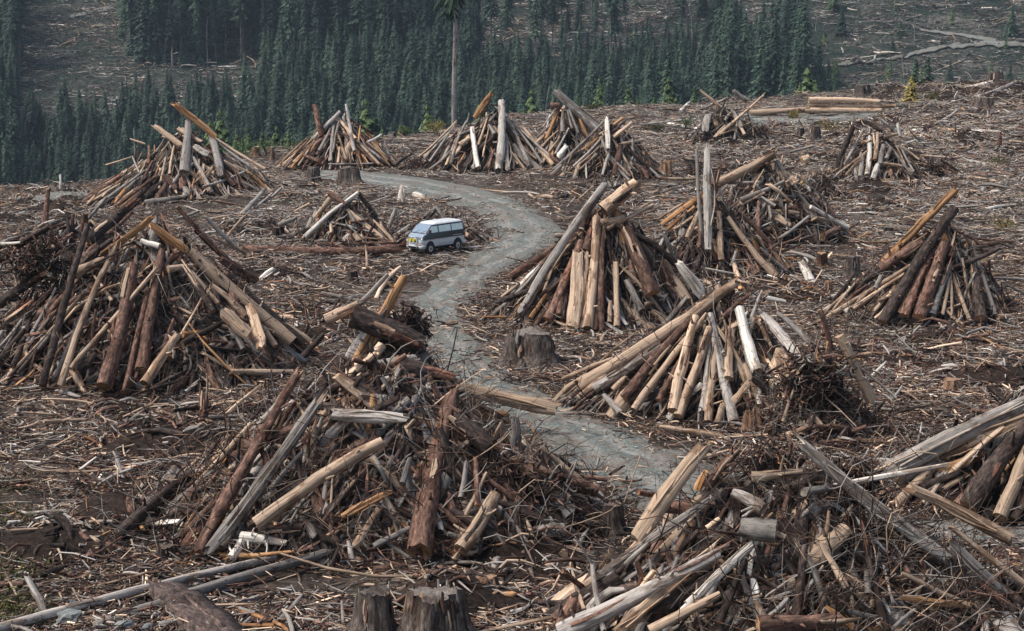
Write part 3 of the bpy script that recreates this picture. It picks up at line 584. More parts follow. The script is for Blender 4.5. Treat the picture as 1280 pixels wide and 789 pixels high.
px_strip('upper_hill_road', [(1150, 37), (1180, 41), (1215, 45), (1245, 50)], [(1150, 39.5), (1180, 44), (1215, 49), (1245, 54)], 300, 1000, lift=.6, rag=.4)
px_strip('left_hill_road', [(-20, 95), (10, 96), (36, 98)], [(-20, 106), (10, 108), (36, 103)], 300, 1000, lift=.6, rag=.5)
px_strip('left_upper_hill_road', [(88, 20), (120, 12), (144, 7)], [(88, 24), (120, 17), (144, 12)], 300, 1000, lift=.6, rag=.4)

# ------------------------------------------------------------------ pile cores and brush (countless sticks and roots: stuff)
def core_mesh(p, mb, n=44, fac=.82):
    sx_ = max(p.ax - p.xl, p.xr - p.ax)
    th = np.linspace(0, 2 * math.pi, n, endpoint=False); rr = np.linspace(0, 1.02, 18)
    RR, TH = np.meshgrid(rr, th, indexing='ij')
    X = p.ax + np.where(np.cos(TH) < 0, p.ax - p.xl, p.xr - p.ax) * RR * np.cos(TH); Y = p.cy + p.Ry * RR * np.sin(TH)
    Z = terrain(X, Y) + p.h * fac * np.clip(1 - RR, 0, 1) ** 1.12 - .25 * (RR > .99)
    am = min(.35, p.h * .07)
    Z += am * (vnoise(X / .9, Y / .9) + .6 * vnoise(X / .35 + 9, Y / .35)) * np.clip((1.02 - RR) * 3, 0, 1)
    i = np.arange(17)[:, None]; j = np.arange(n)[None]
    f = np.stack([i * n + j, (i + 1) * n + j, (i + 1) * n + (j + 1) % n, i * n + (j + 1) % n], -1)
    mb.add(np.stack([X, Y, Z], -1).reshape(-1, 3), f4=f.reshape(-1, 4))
# per pile: number of leaning sticks, number of root curls, colour weights B R T G W O, disorder
BR = {'bigleft': (1700, 1100, (.42, .26, .13, .17, .01, .02), .85), 'farleft': (700, 300, (.3, .2, .2, .27, .03, .03), .5), 'leftridge': (500, 300, (.4, .2, .15, .25, .01, .01), .8),
 'cone': (420, 80, (.28, .28, .24, .16, .02, .05), .25), 'birch': (600, 150, (.36, .18, .2, .24, .02, .02), .25), 'tilted': (330, 60, (.25, .15, .3, .27, .02, .03), .3), 'slabheap': (550, 200, (.34, .2, .2, .24, .01, .03), .5),
 'lowheap': (420, 260, (.3, .25, .15, .3, .02, .03), .9), 'vanbrush': (600, 400, (.25, .25, .15, .33, .03, .01), 1.2), 'bend': (1100, 500, (.3, .3, .2, .17, .01, .04), .4),
 'twin': (600, 350, (.34, .22, .2, .2, .01, .04), .6), 'tangle': (600, 600, (.34, .2, .2, .25, .02, .03), 1.1), 'rootheap': (260, 160, (.4, .15, .15, .3, .02, .02), .9), 'greyheap': (420, 200, (.35, .2, .15, .3, .02, .02), .4),
 'wadheap': (160, 200, (.4, .25, .15, .2, 0, .02), 1.2), 'rightheap': (900, 500, (.42, .25, .16, .15, .01, .03), .4), 'midheap': (1100, 500, (.36, .2, .22, .2, .01, .03), .35), 'midroots': (450, 1000, (.5, .3, .1, .1, .0, .02), 1.2),
 'front': (4600, 2600, (.36, .27, .18, .2, .02, .02), .75), 'fronttop': (1000, 900, (.4, .3, .15, .14, .0, .03), 1.0), 'frontright': (3600, 2700, (.38, .2, .17, .24, .03, .02), .95), 'edge': (600, 300, (.35, .2, .25, .2, .01, .03), .5)}
BIGF = ('front', 'fronttop', 'frontright', 'midroots', 'edge')
for k, p in PL.items():
    ns, nc, wts, dis = BR[k]; rg = np.random.default_rng(abs(hash(k)) % 1 + sum(map(ord, k)))
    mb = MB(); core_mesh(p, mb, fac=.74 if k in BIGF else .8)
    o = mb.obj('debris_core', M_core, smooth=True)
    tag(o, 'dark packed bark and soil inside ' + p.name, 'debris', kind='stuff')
    mb = MB()
    def samp(n, lo, hi):
        th = rg.uniform(-math.pi, math.pi, n); front = rg.random(n) < .72; th = np.where(front, -abs(th), th)
        r_ = np.sqrt(rg.uniform(lo * lo, hi * hi, n)); s_ = np.where(np.cos(th) < 0, p.ax - p.xl, p.xr - p.ax)
        return th, r_, p.ax + s_ * r_ * np.cos(th), p.cy + p.Ry * r_ * np.sin(th)
    size = min(p.xr - p.xl, 12)
    th, r_, X, Y = samp(ns, .12, 1.06)
    low = {'front': .05, 'fronttop': .08, 'frontright': .08, 'midroots': .14, 'edge': .14}.get(k, 0)
    z = terrain(X, Y) + p.h * np.clip(1 - r_, 0, 1) * rg.uniform(.76 - low, .94 - low * .5, ns) + .05
    P0 = np.stack([X, Y, z], -1)
    Ls = np.exp(rg.normal(size=ns) * .45) * p.h * .26
    s_ = np.where(np.cos(th) < 0, p.ax - p.xl, p.xr - p.ax)
    up = np.stack([-np.cos(th) * s_, -np.sin(th) * p.Ry, np.full(ns, p.h)], -1); up = unit(up); up *= np.where(rg.random(ns) < .5, 1, 1)[:, None]
    rnd = unit(rg.normal(size=(ns, 3))); rnd[:, 2] *= .5; dr = unit(up + rnd * (dis + .2) * rg.uniform(.2, 1.1, ns)[:, None]); 
    P1 = P0 + dr * Ls[:, None]
    r1_, X1, Y1 = None, P1[:, 0], P1[:, 1]
    lim = terrain(X1, Y1) + mound(p, X1, Y1) * (.99 - low * .6) + .15; P1[:, 2] = np.where(rg.random(ns) < .85, np.minimum(P1[:, 2], lim + rg.random(ns) * .25), P1[:, 2])
    rad = np.exp(rg.normal(size=ns) * .68) * .046 * (1 + .2 * (p.h > 5)); rad = np.clip(rad, .015, .24); Ls = Ls * np.clip(rad / .05, .6, 2.0) ** .6; P1 = P0 + dr * Ls[:, None]; P1[:, 2] = np.minimum(P1[:, 2], terrain(P1[:, 0], P1[:, 1]) + mound(p, P1[:, 0], P1[:, 1]) * (.99 - low * .6) + .15 + rg.random(ns) ** 3 * .8)
    fl = np.where(rg.random(ns) < .4, .4, 1.0)
    ks = rg.random(ns) < .5
    col = mixcol(ns, wts, rg)
    sticks(mb, P0[ks], P1[ks], rad[ks], rad[ks] * .75, col[ks], K=3, S=5, rg=rg, bend=rg.normal(size=(ks.sum(), 3)) * (Ls[ks] * .05)[:, None])
    ks = ~ks; sticks(mb, P0[ks], P1[ks], rad[ks] * 1.5, rad[ks], col[ks], K=2, S=4, flat=.4, nrm=unit(VIEW(np.array([p.ax, p.cy, 2])) + rg.normal(size=(ks.sum(), 3)) * .5), rg=rg, jag=.12)
    o = mb.obj('broken_wood', wood); tag(o, 'broken sticks and splinters packed into ' + p.name, 'brushwood', kind='stuff')
    # thin roots and twigs, bent
    mb = MB(); th, r_, X, Y = samp(nc, .1, 1.05); z = base_z(X, Y) + p.h * np.clip(1 - r_, 0, 1) * rg.uniform(.82 - low, 1.02 - low * .4, nc) + .08
    if k == 'frontright': kp = X > p.ax - 1.6 + rg.normal(size=nc) * .8; X, Y, z = X[kp], Y[kp], z[kp]; nc = len(X)
    P0 = np.stack([X, Y, z], -1); dr = unit(rg.normal(size=(nc, 3)) * [1, .6, .8]); Ls = rg.uniform(.5, 2.2, nc) * (1 if p.h > 3.5 else .7) * (1.3 if k == 'frontright' else 1); P1 = P0 + dr * Ls[:, None]
    P1[:, 2] = np.maximum(P1[:, 2], base_z(P1[:, 0], P1[:, 1]) + .05)
    cc = mixcol(nc, (.5, .22, .08, .25, .0, .0), rg)
    sticks(mb, P0, P1, rg.uniform(.01, .035, nc), .008, cc, K=4, S=3, bend=rg.normal(size=(nc, 3)) * (Ls * .2)[:, None], rg=rg)
    o = mb.obj('twig_tangle', wood); tag(o, 'thin twigs and roots tangled over ' + p.name, 'twigs', kind='stuff')

# ------------------------------------------------------------------ litter on the ground: sticks and chips, instanced patches (stuff)
def gn_scatter(name, P, rot, scl, idx, variants, mats, label, cat):
    me = bpy.data.meshes.new(name); me.vertices.add(len(P)); me.vertices.foreach_set('co', P.astype(np.float32).ravel())
    for nm, ty, arr, key in (('rot', 'FLOAT_VECTOR', rot, 'vector'), ('scl', 'FLOAT_VECTOR', scl, 'vector'), ('idx', 'INT', idx, 'value')):
        a = me.attributes.new(nm, ty, 'POINT'); a.data.foreach_set(key, (arr.astype(np.int32) if ty == 'INT' else arr.astype(np.float32)).ravel())
    me.update(); o = bpy.data.objects.new(name, me); COL.objects.link(o)
    ng = bpy.data.node_groups.new(name + '_nodes', 'GeometryNodeTree')
    ng.interface.new_socket('Geometry', in_out='INPUT', socket_type='NodeSocketGeometry'); ng.interface.new_socket('Geometry', in_out='OUTPUT', socket_type='NodeSocketGeometry')
    gi = ng.nodes.new('NodeGroupInput'); go = ng.nodes.new('NodeGroupOutput')
    cinfo = ng.nodes.new('GeometryNodeCollectionInfo'); vc = bpy.data.collections.new(name + '_variants')
    for i, v in enumerate(variants):
        vo = bpy.data.objects.new(f'{name}_variant_{i:02d}', v); vc.objects.link(vo)
    cinfo.inputs['Collection'].default_value = vc; cinfo.inputs['Separate Children'].default_value = True; cinfo.inputs['Reset Children'].default_value = True
    ip = ng.nodes.new('GeometryNodeInstanceOnPoints'); ip.inputs['Pick Instance'].default_value = True
    def at(nm, t):
        n = ng.nodes.new('GeometryNodeInputNamedAttribute'); n.data_type = t; n.inputs['Name'].default_value = nm; return n.outputs['Attribute']
    ng.links.new(gi.outputs[0], ip.inputs['Points']); ng.links.new(cinfo.outputs[0], ip.inputs['Instance'])
    ng.links.new(at('idx', 'INT'), ip.inputs['Instance Index']); ng.links.new(at('scl', 'FLOAT_VECTOR'), ip.inputs['Scale'])
    e2r = ng.nodes.new('FunctionNodeEulerToRotation'); ng.links.new(at('rot', 'FLOAT_VECTOR'), e2r.inputs[0]); ng.links.new(e2r.outputs[0], ip.inputs['Rotation'])
    ng.links.new(ip.outputs[0], go.inputs[0]); md = o.modifiers.new('scatter', 'NODES'); md.node_group = ng
    tag(o, label, cat, kind='stuff'); return o
def patch(seed, n, size, lmin, lmax, rmin, rmax, wts, zmax=.12, flatp=.5):
    g = np.random.default_rng(seed); mb = MB(); a = g.uniform(0, 6.28, n); L = np.exp(g.uniform(math.log(lmin), math.log(lmax), n))
    C = np.stack([g.normal(size=n) * size * .4, g.normal(size=n) * size * .4, g.random(n) ** 2 * zmax + .01], -1)
    d = np.stack([np.cos(a), np.sin(a), g.normal(size=n) * .16], -1); P0 = C - d * (L / 2)[:, None]; P1 = C + d * (L / 2)[:, None]
    r_ = np.clip(g.uniform(rmin, rmax, n) * (L / lmax) ** .35, .008, 1); c = mixcol(n, wts, g, .3)
    fl = g.random(n) < flatp
    if fl.any(): sticks(mb, P0[fl], P1[fl], r_[fl] * 1.6, r_[fl] * 1.1, c[fl], K=1, S=4, flat=.35, nrm=unit(np.array([0, 0, 1.]) + g.normal(size=(fl.sum(), 3)) * .4), rg=g, pinch=.6)
    fl = ~fl
    if fl.any(): sticks(mb, P0[fl], P1[fl], r_[fl], r_[fl] * .6, c[fl], K=3, S=4, rg=g, bend=g.normal(size=(fl.sum(), 3)) * (L[fl] * .09)[:, None] * [1, 1, .4])
    return mb.mesh('litter', wood)
W1 = (.32, .23, .19, .25, .025, .015)
var_a = [patch(50 + i, 85, 1.5, .06, .55, .012, .04, W1) for i in range(9)]
var_b = [patch(80 + i, 18, 1.6, .3, 1.5, .015, .05, W1, .2, .35) for i in range(6)]
var_c = [patch(95 + i, 10, 1.3, .4, 1.3, .035, .085, (.08, .14, .38, .26, .12, .03), .2, .7) for i in range(4)]
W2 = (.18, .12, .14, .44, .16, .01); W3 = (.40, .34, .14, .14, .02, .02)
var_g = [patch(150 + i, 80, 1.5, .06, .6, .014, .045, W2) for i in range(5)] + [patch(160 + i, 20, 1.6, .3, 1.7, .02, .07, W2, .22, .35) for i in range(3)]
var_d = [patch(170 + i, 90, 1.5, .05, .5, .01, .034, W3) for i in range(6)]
var_r = [patch(180 + i, 26, 2.2, .05, .4, .008, .022, (.3, .25, .2, .22, .03, .0), .03, .6) for i in range(4)]
variants = var_a + var_b + var_c + var_g + var_d + var_r
g = np.random.default_rng(11)
def scatter_pts(n, ymin, ymax, umax=.36, power=1.0):
    Y = (g.random(n) * (ymax ** (2 - power) - ymin ** (2 - power)) + ymin ** (2 - power)) ** (1 / (2 - power)); U = g.uniform(-umax, umax, n); return U * Y, Y
X, Y = scatter_pts(40000, 38, 235, .425, power=.8)
u = X / Y; ok = Y < np.interp(u, CU, CY) + 14
rd = road_dist(X, Y); pr = .55 + .45 * sstep(-.5, .7, rd + .5 * vnoise(X / 1.7, Y / 1.7 + 30)); ok &= g.random(len(X)) < pr
dens = vnoise(X / 6 + 3, Y / 6) + .7 * vnoise(X / 2 + 3, Y / 2 + 5); ok &= g.random(len(X)) < (.60 + .62 * dens)
_px, _py = proj(X, Y, terrain(X, Y)); ok &= ~((_px > 930) & (_px < 1092) & (_py > 142) & (_py < 156) & (g.random(len(X)) < .9))
X, Y = X[ok], Y[ok]; n = len(X)
P = np.stack([X, Y, terrain(X, Y) + np.where(road_dist(X, Y) < .4, .07, 0)], -1)
idx = np.where(g.random(n) < .74, g.integers(0, 9, n), np.where(g.random(n) < .72, g.integers(9, 15, n), g.integers(15, 19, n)))
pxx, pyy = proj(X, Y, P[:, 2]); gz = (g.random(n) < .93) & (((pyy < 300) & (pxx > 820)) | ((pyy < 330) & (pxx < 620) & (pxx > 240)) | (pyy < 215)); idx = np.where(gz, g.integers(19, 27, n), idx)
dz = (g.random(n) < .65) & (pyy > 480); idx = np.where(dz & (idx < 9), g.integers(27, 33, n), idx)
rdd = road_dist(X, Y) + .5 * vnoise(X / 1.7, Y / 1.7 + 30); idx = np.where((rdd < -.1) & (g.random(n) < .975), g.integers(33, 37, n), idx)
s = np.exp(g.normal(size=n) * .2) * np.where(Y > 140, 1.15, 1.0); rot = np.stack([g.normal(size=n) * .06, g.normal(size=n) * .06, g.uniform(0, 6.28, n)], -1)
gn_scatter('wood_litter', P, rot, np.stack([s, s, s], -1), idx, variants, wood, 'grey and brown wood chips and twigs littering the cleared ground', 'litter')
# larger broken branches lying about
n = 4200; X, Y = scatter_pts(n, 42, 230, .34, .9); u = X / Y; rd = road_dist(X, Y); ok = (Y < np.interp(u, CU, CY) + 3) & (rd > .6)
ok &= g.random(n) < np.where(u > .05, 1, .55); X, Y = X[ok], Y[ok]; n = len(X)
a = g.normal(size=n) * .9 + np.where(g.random(n) < .5, 0, 3.14); L = np.exp(g.normal(size=n) * .4) * 1.7; z = terrain(X, Y)
P0 = np.stack([X, Y, z + .12], -1); P1 = P0 + np.stack([np.cos(a), np.sin(a), g.normal(size=n) * .12 + .04], -1) * L[:, None]; P1[:, 2] = np.maximum(P1[:, 2], terrain(P1[:, 0], P1[:, 1]) + .06)
mb = MB(); rr_ = np.clip(np.exp(g.normal(size=n) * .45) * .055, .02, .2)
sticks(mb, P0, P1, rr_, rr_ * .7, mixcol(n, (.26, .2, .18, .34, .035, .015), g), K=4, S=6, rg=g, bend=g.normal(size=(n, 3)) * (L * .07)[:, None] * [1, 1, .2])
tag(mb.obj('scattered_branches', wood), 'broken branches lying all over the cleared ground', 'branches', kind='stuff')

# low clumps of slash between the heaps
g = np.random.default_rng(44); mb = MB(); mbc = MB()
ZN = [(830, 1280, 125, 200, 46), (860, 1280, 200, 265, 26), (880, 930, 112, 130, 4), (1090, 1280, 104, 126, 22), (980, 1280, 150, 230, 24), (240, 400, 215, 300, 12), (0, 140, 238, 300, 8), (1060, 1280, 410, 480, 7), (640, 800, 222, 262, 5), (400, 520, 175, 205, 8), (300, 520, 320, 440, 9), (60, 330, 500, 690, 14), (560, 740, 640, 780, 7), (860, 1100, 340, 400, 8), (480, 620, 235, 300, 5)]
for (xa, xb, ya, yb, k) in ZN:
    for _ in range(k):
        px_, py_ = g.uniform(xa, xb), g.uniform(ya, yb); sky_ = ya < 115; c = march(px_, py_, terrain_s, 28, 245 if sky_ else 230, 300)
        if float(road_dist(np.array(c[0]), np.array(c[1]))) < 1.8: continue
        rr_ = g.uniform(.8, 2.4) * (1.5 if sky_ else 1); h_ = rr_ * g.uniform(.25, .5) * (1.25 if sky_ else 1); n = int(60 * rr_)
        a = g.uniform(0, 6.28, n); q = g.random(n) ** .5 * rr_; X = c[0] + q * np.cos(a) * 1.3; Y = c[1] + q * np.sin(a); z = terrain(X, Y) + h_ * (1 - q / rr_) * g.uniform(.4, 1, n) + .05
        P0 = np.stack([X, Y, z], -1); d = unit(g.normal(size=(n, 3)) * [1, .8, .35]); L = np.exp(g.normal(size=n) * .5) * .8
        wt = (.2, .14, .16, .42, .08, .02) if ya < 260 else (.35, .25, .16, .2, .03, .03)
        sticks(mb, P0 - d * L[:, None] / 2, P0 + d * L[:, None] / 2, np.clip(np.exp(g.normal(size=n) * .6) * .045, .012, .2), .02, mixcol(n, wt, g), K=3, S=5, rg=g, bend=g.normal(size=(n, 3)) * (L * .12)[:, None])
        th = np.arange(14) * 2 * math.pi / 14; R3 = np.array([0, .5, 1.05])[:, None]; XX_ = c[0] + 1.3 * rr_ * R3 * np.cos(th); YY_ = c[1] + rr_ * R3 * np.sin(th)
        ZZ_ = terrain(XX_, YY_) + h_ * .75 * np.array([1, .6, -.25])[:, None] + g.normal(size=(3, 14)) * .06
        i = np.arange(2)[:, None]; j = np.arange(14)[None]; mbc.add(np.stack([XX_, YY_, ZZ_], -1).reshape(-1, 3), f4=np.stack([i * 14 + j, (i + 1) * 14 + j, (i + 1) * 14 + (j + 1) % 14, i * 14 + (j + 1) % 14], -1).reshape(-1, 4))
tag(mb.obj('slash_clumps', wood), 'low clumps of grey broken branches between the heaps', 'slash', kind='stuff')
tag(mbc.obj('soil_clumps', M_core, smooth=True), 'dark bark and soil under the slash clumps', 'soil', kind='stuff')

# ------------------------------------------------------------------ stumps and root wads
def stump(px, py, wpx, hpx, style, label, group='cut stumps on the clearing'):
    c = march(px, py, terrain_s); s = F / c[1]; r = wpx / 2 / s; h = hpx / s; g = np.random.default_rng(int(px * 7 + py))
    S = 44; lv = [-.25, 0, .12, .3, .55, .8, .95, 1.0]; th = np.arange(S) * 2 * math.pi / S
    lob = 1 + .16 * np.sin(th * 3 + px) + .10 * np.sin(th * 7 + 1) + g.normal(size=S) * .06
    V = []; cy = c[1] + r * .8; cx = c[0] * cy / c[1]; z0 = float(base_z(np.array(cx), np.array(cy)))
    top = g.normal(size=S) * .025 * h + .05 * h * np.sin(th * 2 + px)
    if style in ('torn',): top = abs(g.normal(size=S)) * .28 * h
    for t in lv:
        fl = 1 + .20 * (1 - t) + .5 * max(0, 1 - t / .5) ** 2 * (1 if t >= 0 else 1.1)
        rr = r * lob * fl * (.93 if t >= .93 else 1) * .86
        rr = rr * (1 - .05 * ((np.arange(S) % 2) == 0)) * (1 + g.normal(size=S) * .015)
        zz = z0 + t * h + (top * (t > .5) * t if True else 0)
        V.append(np.stack([cx + rr * np.cos(th), cy + rr * np.sin(th), zz + 0 * th], -1))
    V = np.array(V); kk = len(lv); mb = MB()
    i = np.arange(kk - 1)[:, None]; j = np.arange(S)[None]; f = np.stack([i * S + j, i * S + (j + 1) % S, (i + 1) * S + (j + 1) % S, (i + 1) * S + j], -1)
    colr = {'grey': (.11, .085, .07, .9), 'dark': (.055, .04, .032, 1), 'orange': (.20, .12, .075, .7), 'torn': (.30, .17, .10, .3)}[style]
    G = np.stack([V[..., 0] - cx, V[..., 1] - cy, (V[..., 2] - z0)], -1)
    mb.add(V.reshape(-1, 3), f4=f.reshape(-1, 4), c=colr, g=(G * [1.2, 1.2, .8]).reshape(-1, 3) + px)
    root = empty('tree_stump', (cx, cy, z0)); tag(root, label, 'stump', group)
    b = mb.obj('trunk', wood, origin=(cx, cy, z0), parent=root); b.location = (0, 0, 0)
    mb = MB(); ring = V[-1] * 1.0; ring2 = (ring - [cx, cy, 0]) * [.97, .97, 1] + [cx, cy, .015]; ce = ring2.mean(0) + [0, 0, .02 * h]
    mb.add(np.concatenate([ring2, ce[None]]), f3=np.stack([np.arange(S), (np.arange(S) + 1) % S, np.full(S, S)], -1), c={'grey': (.15, .125, .105, .4), 'dark': (.12, .085, .065, .5), 'orange': (.34, .21, .125, .2), 'torn': (.2, .12, .07, .2)}[style])
    b = mb.obj('cut_top', wood, origin=(cx, cy, z0), parent=root); b.location = (0, 0, 0)
    if wpx > 12:
        mb = MB(); n = int(10 + wpx * .5); a = g.uniform(0, 6.28, n)
        P0 = np.stack([cx + r * np.cos(a) * .8, cy + r * np.sin(a) * .8, z0 + g.uniform(.05, .3, n) * h], -1)
        P1 = np.stack([cx + r * np.cos(a) * g.uniform(1.3, 2, n), cy + r * np.sin(a) * g.uniform(1.3, 2, n), np.full(n, z0 - .02)], -1)
        sticks(mb, P0, P1, r * .13, r * .04, np.array(colr) * [.8, .8, .8, 1], K=4, S=6, rg=g)
        b = mb.obj('roots', wood, origin=(cx, cy, z0), parent=root); b.location = (0, 0, 0)
        m = int(max(8, wpx * .8)); mb = MB(); a = g.uniform(0, 6.28, m); q = g.uniform(.75, .98, m)
        P0 = np.stack([cx + r * q * np.cos(a) * .9, cy + r * q * np.sin(a) * .9, z0 + h * g.uniform(.1, .8, m)], -1); P1 = P0 + np.stack([0 * a, 0 * a, h * g.uniform(.2, .45, m)], -1); P1[:, 2] = np.minimum(P1[:, 2], z0 + h * 1.12)
        P0[:, :2] += np.stack([np.cos(a), np.sin(a)], -1) * r * .08
        sticks(mb, P0, P1, r * .09, r * .05, mixcol(m, (.3, .2, .2, .3, 0, .02), g), K=2, S=4, flat=.5, nrm=np.stack([np.cos(a), np.sin(a), 0 * a], -1), rg=g, jag=h * .08)
        b = mb.obj('bark_strip', wood, origin=(cx, cy, z0), parent=root); b['kind'] = 'stuff'; b.location = (0, 0, 0)
for a in [
 (664, 462, 66, 43, 'grey', 'large fluted grey stump beside the track below the bend heap'),
 (470, 806, 52, 60, 'grey', 'left one of the two big weathered stumps at the bottom edge'),
 (541, 822, 82, 70, 'grey', 'right one of the two big weathered stumps at the bottom edge'),
 (437, 232, 27, 21, 'grey', 'grey stump in front of the cone heap beside the upper track'),
 (766, 672, 28, 34, 'dark', 'dark stump right of the front left heap near the track'),
 (1026, 334, 14, 16, 'orange', 'small orange stump behind the pale slab right of the twin boards'),
 (1065, 350, 19, 26, 'grey', 'grey stump left of the right edge heap'),
 (1035, 370, 11, 16, 'orange', 'small brown stump left of the right edge heap'),
 (1242, 112, 22, 22, 'grey', 'tall ragged stump on the skyline at upper right'),
 (1077, 124, 20, 15, 'grey', 'ragged stump on the skyline behind the log stack'),
 (1018, 178, 14, 19, 'grey', 'grey stump between the log stack and the grey heap'),
 (1230, 138, 24, 14, 'grey', 'broad grey stump below the skyline stump at upper right'),
 (180, 622, 21, 18, 'orange', 'low orange stump in the litter left of the front heap'),
 (347, 298, 15, 16, 'dark', 'dark stump left of the low heap by the van'),
 (392, 232, 16, 22, 'grey', 'pale rooted stump left of the upper track stump'),
 (490, 172, 9, 9, 'grey', 'small pale stump on the skyline right of the cone heap'),
 (208, 700, 26, 14, 'dark', 'low dark stump near the bottom left poles'),
 (1190, 492, 26, 16, 'orange', 'low orange stump in litter right of the root mass'),
 (1000, 172, 9, 12, 'grey', 'small grey stump just left of the stump below the log stack'),
 (1168, 420, 16, 10, 'dark', 'dark low stump below the right edge heap'),
 (720, 246, 9, 10, 'orange', 'small brown stump on the bank above the bend heap'),
 (842, 262, 8, 10, 'dark', 'small dark stump left of the twin boards'),
 (320, 196, 10, 12, 'orange', 'rust coloured stump on the skyline left of the cone heap'),
 (940, 540, 26, 22, 'torn', 'torn orange stump at the foot of the broad heap'),
 (832, 220, 15, 13, 'torn', 'torn orange stump at the right foot of the white slab heap'),
 (504, 172, 7, 8, 'grey', 'tiny pale stump right of the skyline stump behind the upper track'), (882, 152, 9, 9, 'grey', 'small pale stump behind the white slab heap'),
 (1248, 320, 12, 10, 'grey', 'grey stump right of the right edge heap peak'), (1110, 292, 12, 10, 'dark', 'dark stump above the orange slanting board of the right heap'), (1190, 250, 11, 11, 'grey', 'small grey stump above the right edge heap'),
 (290, 482, 22, 12, 'dark', 'flat dark stump at the foot of the big left heap'), (610, 745, 24, 14, 'orange', 'low torn brown stump along the bottom right of the two big stumps'), (440, 352, 13, 12, 'dark', 'small dark stump left of the track above the front left heap')]: stump(*a)
def rootwad(px, py, rpx, pile, label):
    p = PL[pile]; c = on_pile(px, py, p); s = F / c[1]; r = rpx / s; c = c + VIEW(c) * r * .25; g = np.random.default_rng(int(px + py))
    root = empty('root_wad', c); tag(root, label, 'roots', 'upturned root wads')
    v = VIEW(c)
    mb = MB(); n = 5; sticks(mb, c - v * r * 1.3, c + v * r * .1, r * .32, r * .5, WC['B'], K=4, S=10, rg=g, jit=.15)
    b = mb.obj('root_crown', wood, origin=c, parent=root); b.location = (0, 0, 0)
    n = int(110 + rpx * 5); mb = MB(); d = unit(unit(g.normal(size=(n, 3))) + v * .25 + [0, 0, -.15]); L = r * g.uniform(.6, 1.25, n)
    side = unit(np.cross(v, [0, 0, 1.])); P0 = c + side * g.normal(size=(n, 1)) * r * .45 + np.array([0, 0, 1.]) * g.normal(size=(n, 1)) * r * .35 + d * r * .1; P1 = P0 + d * (L * .62)[:, None]
    sticks(mb, P0, P1, r * .055, r * .012 + .004, mixcol(n, (.55, .35, .06, .08, 0, .02), g), K=5, S=5, bend=g.normal(size=(n, 3)) * (L * .26)[:, None], rg=g)
    b = mb.obj('root_tangle', wood, origin=c, parent=root); b.location = (0, 0, 0); b['kind'] = 'stuff'
for a in [(672, 622, 42, 'front', 'big dark root wad low on the front left heap'), (625, 590, 30, 'front', 'root wad in the middle of the front left heap'), (1168, 213, 15, 'greyheap', 'dark bushy root wad at the right foot of the grey heap'),
          (1015, 470, 38, 'midroots', 'large dark root wad right of the broad heap'), (1262, 382, 11, 'rightheap', 'dark red root end at the right edge heap'), (960, 575, 26, 'frontright', 'root wad on the crest of the front right heap'),
          (515, 405, 24, 'fronttop', 'dark root wad at the crest of the front left heap'), (952, 165, 10, 'rootheap', 'small root wad right side of small far heap'), (50, 330, 34, 'bigleft', 'dark root wad in the left side of the big left heap'), (870, 212, 12, 'slabheap', 'root wad right side of the white slab heap'),
          (520, 210, 14, 'birch', 'root wad at the left foot of white trunk heap'), (1070, 600, 34, 'frontright', 'dark root wad under the grey beam of front right heap')]: rootwad(*a)

# ------------------------------------------------------------------ rocks, moss
M_rock = ground_mat('grey_rock', [(.35, (.09, .1, .09)), (.5, (.17, .18, .17)), (.65, (.28, .28, .26))], 3.0, .05)[0]
import bmesh
def rock(px, py, wpx, hpx, label):
    c = march(px, py, terrain_s); s = F / c[1]; bm = bmesh.new(); bmesh.ops.create_icosphere(bm, subdivisions=3, radius=1)
    for v in bm.verts:
        n_ = 1 + .28 * float(vnoise(v.co.x * 1.4 + px, v.co.y * 1.4 + v.co.z * 1.7)) + .1 * float(vnoise(v.co.x * 4, v.co.z * 4 + py)); v.co *= n_
        v.co.x *= wpx / 2 / s; v.co.y *= wpx / 2.4 / s; v.co.z *= hpx / 2 / s
    me = bpy.data.meshes.new('rock'); bm.to_mesh(me); bm.free(); me.materials.append(M_rock); o = bpy.data.objects.new('rock', me); COL.objects.link(o)
    o.location = (c[0], c[1], c[2] + hpx * .3 / s); tag(o, label, 'rock', 'rocks in the bottom left corner')
rock(88, 782, 36, 28, 'largest pale grey rock in the bottom left corner'); rock(155, 790, 28, 20, 'grey rock right of the largest rock at the bottom left'); rock(90, 760, 16, 14, 'small grey rock behind the largest rock at bottom left'); rock(185, 788, 16, 12, 'small grey rock near the dark board at the bottom')

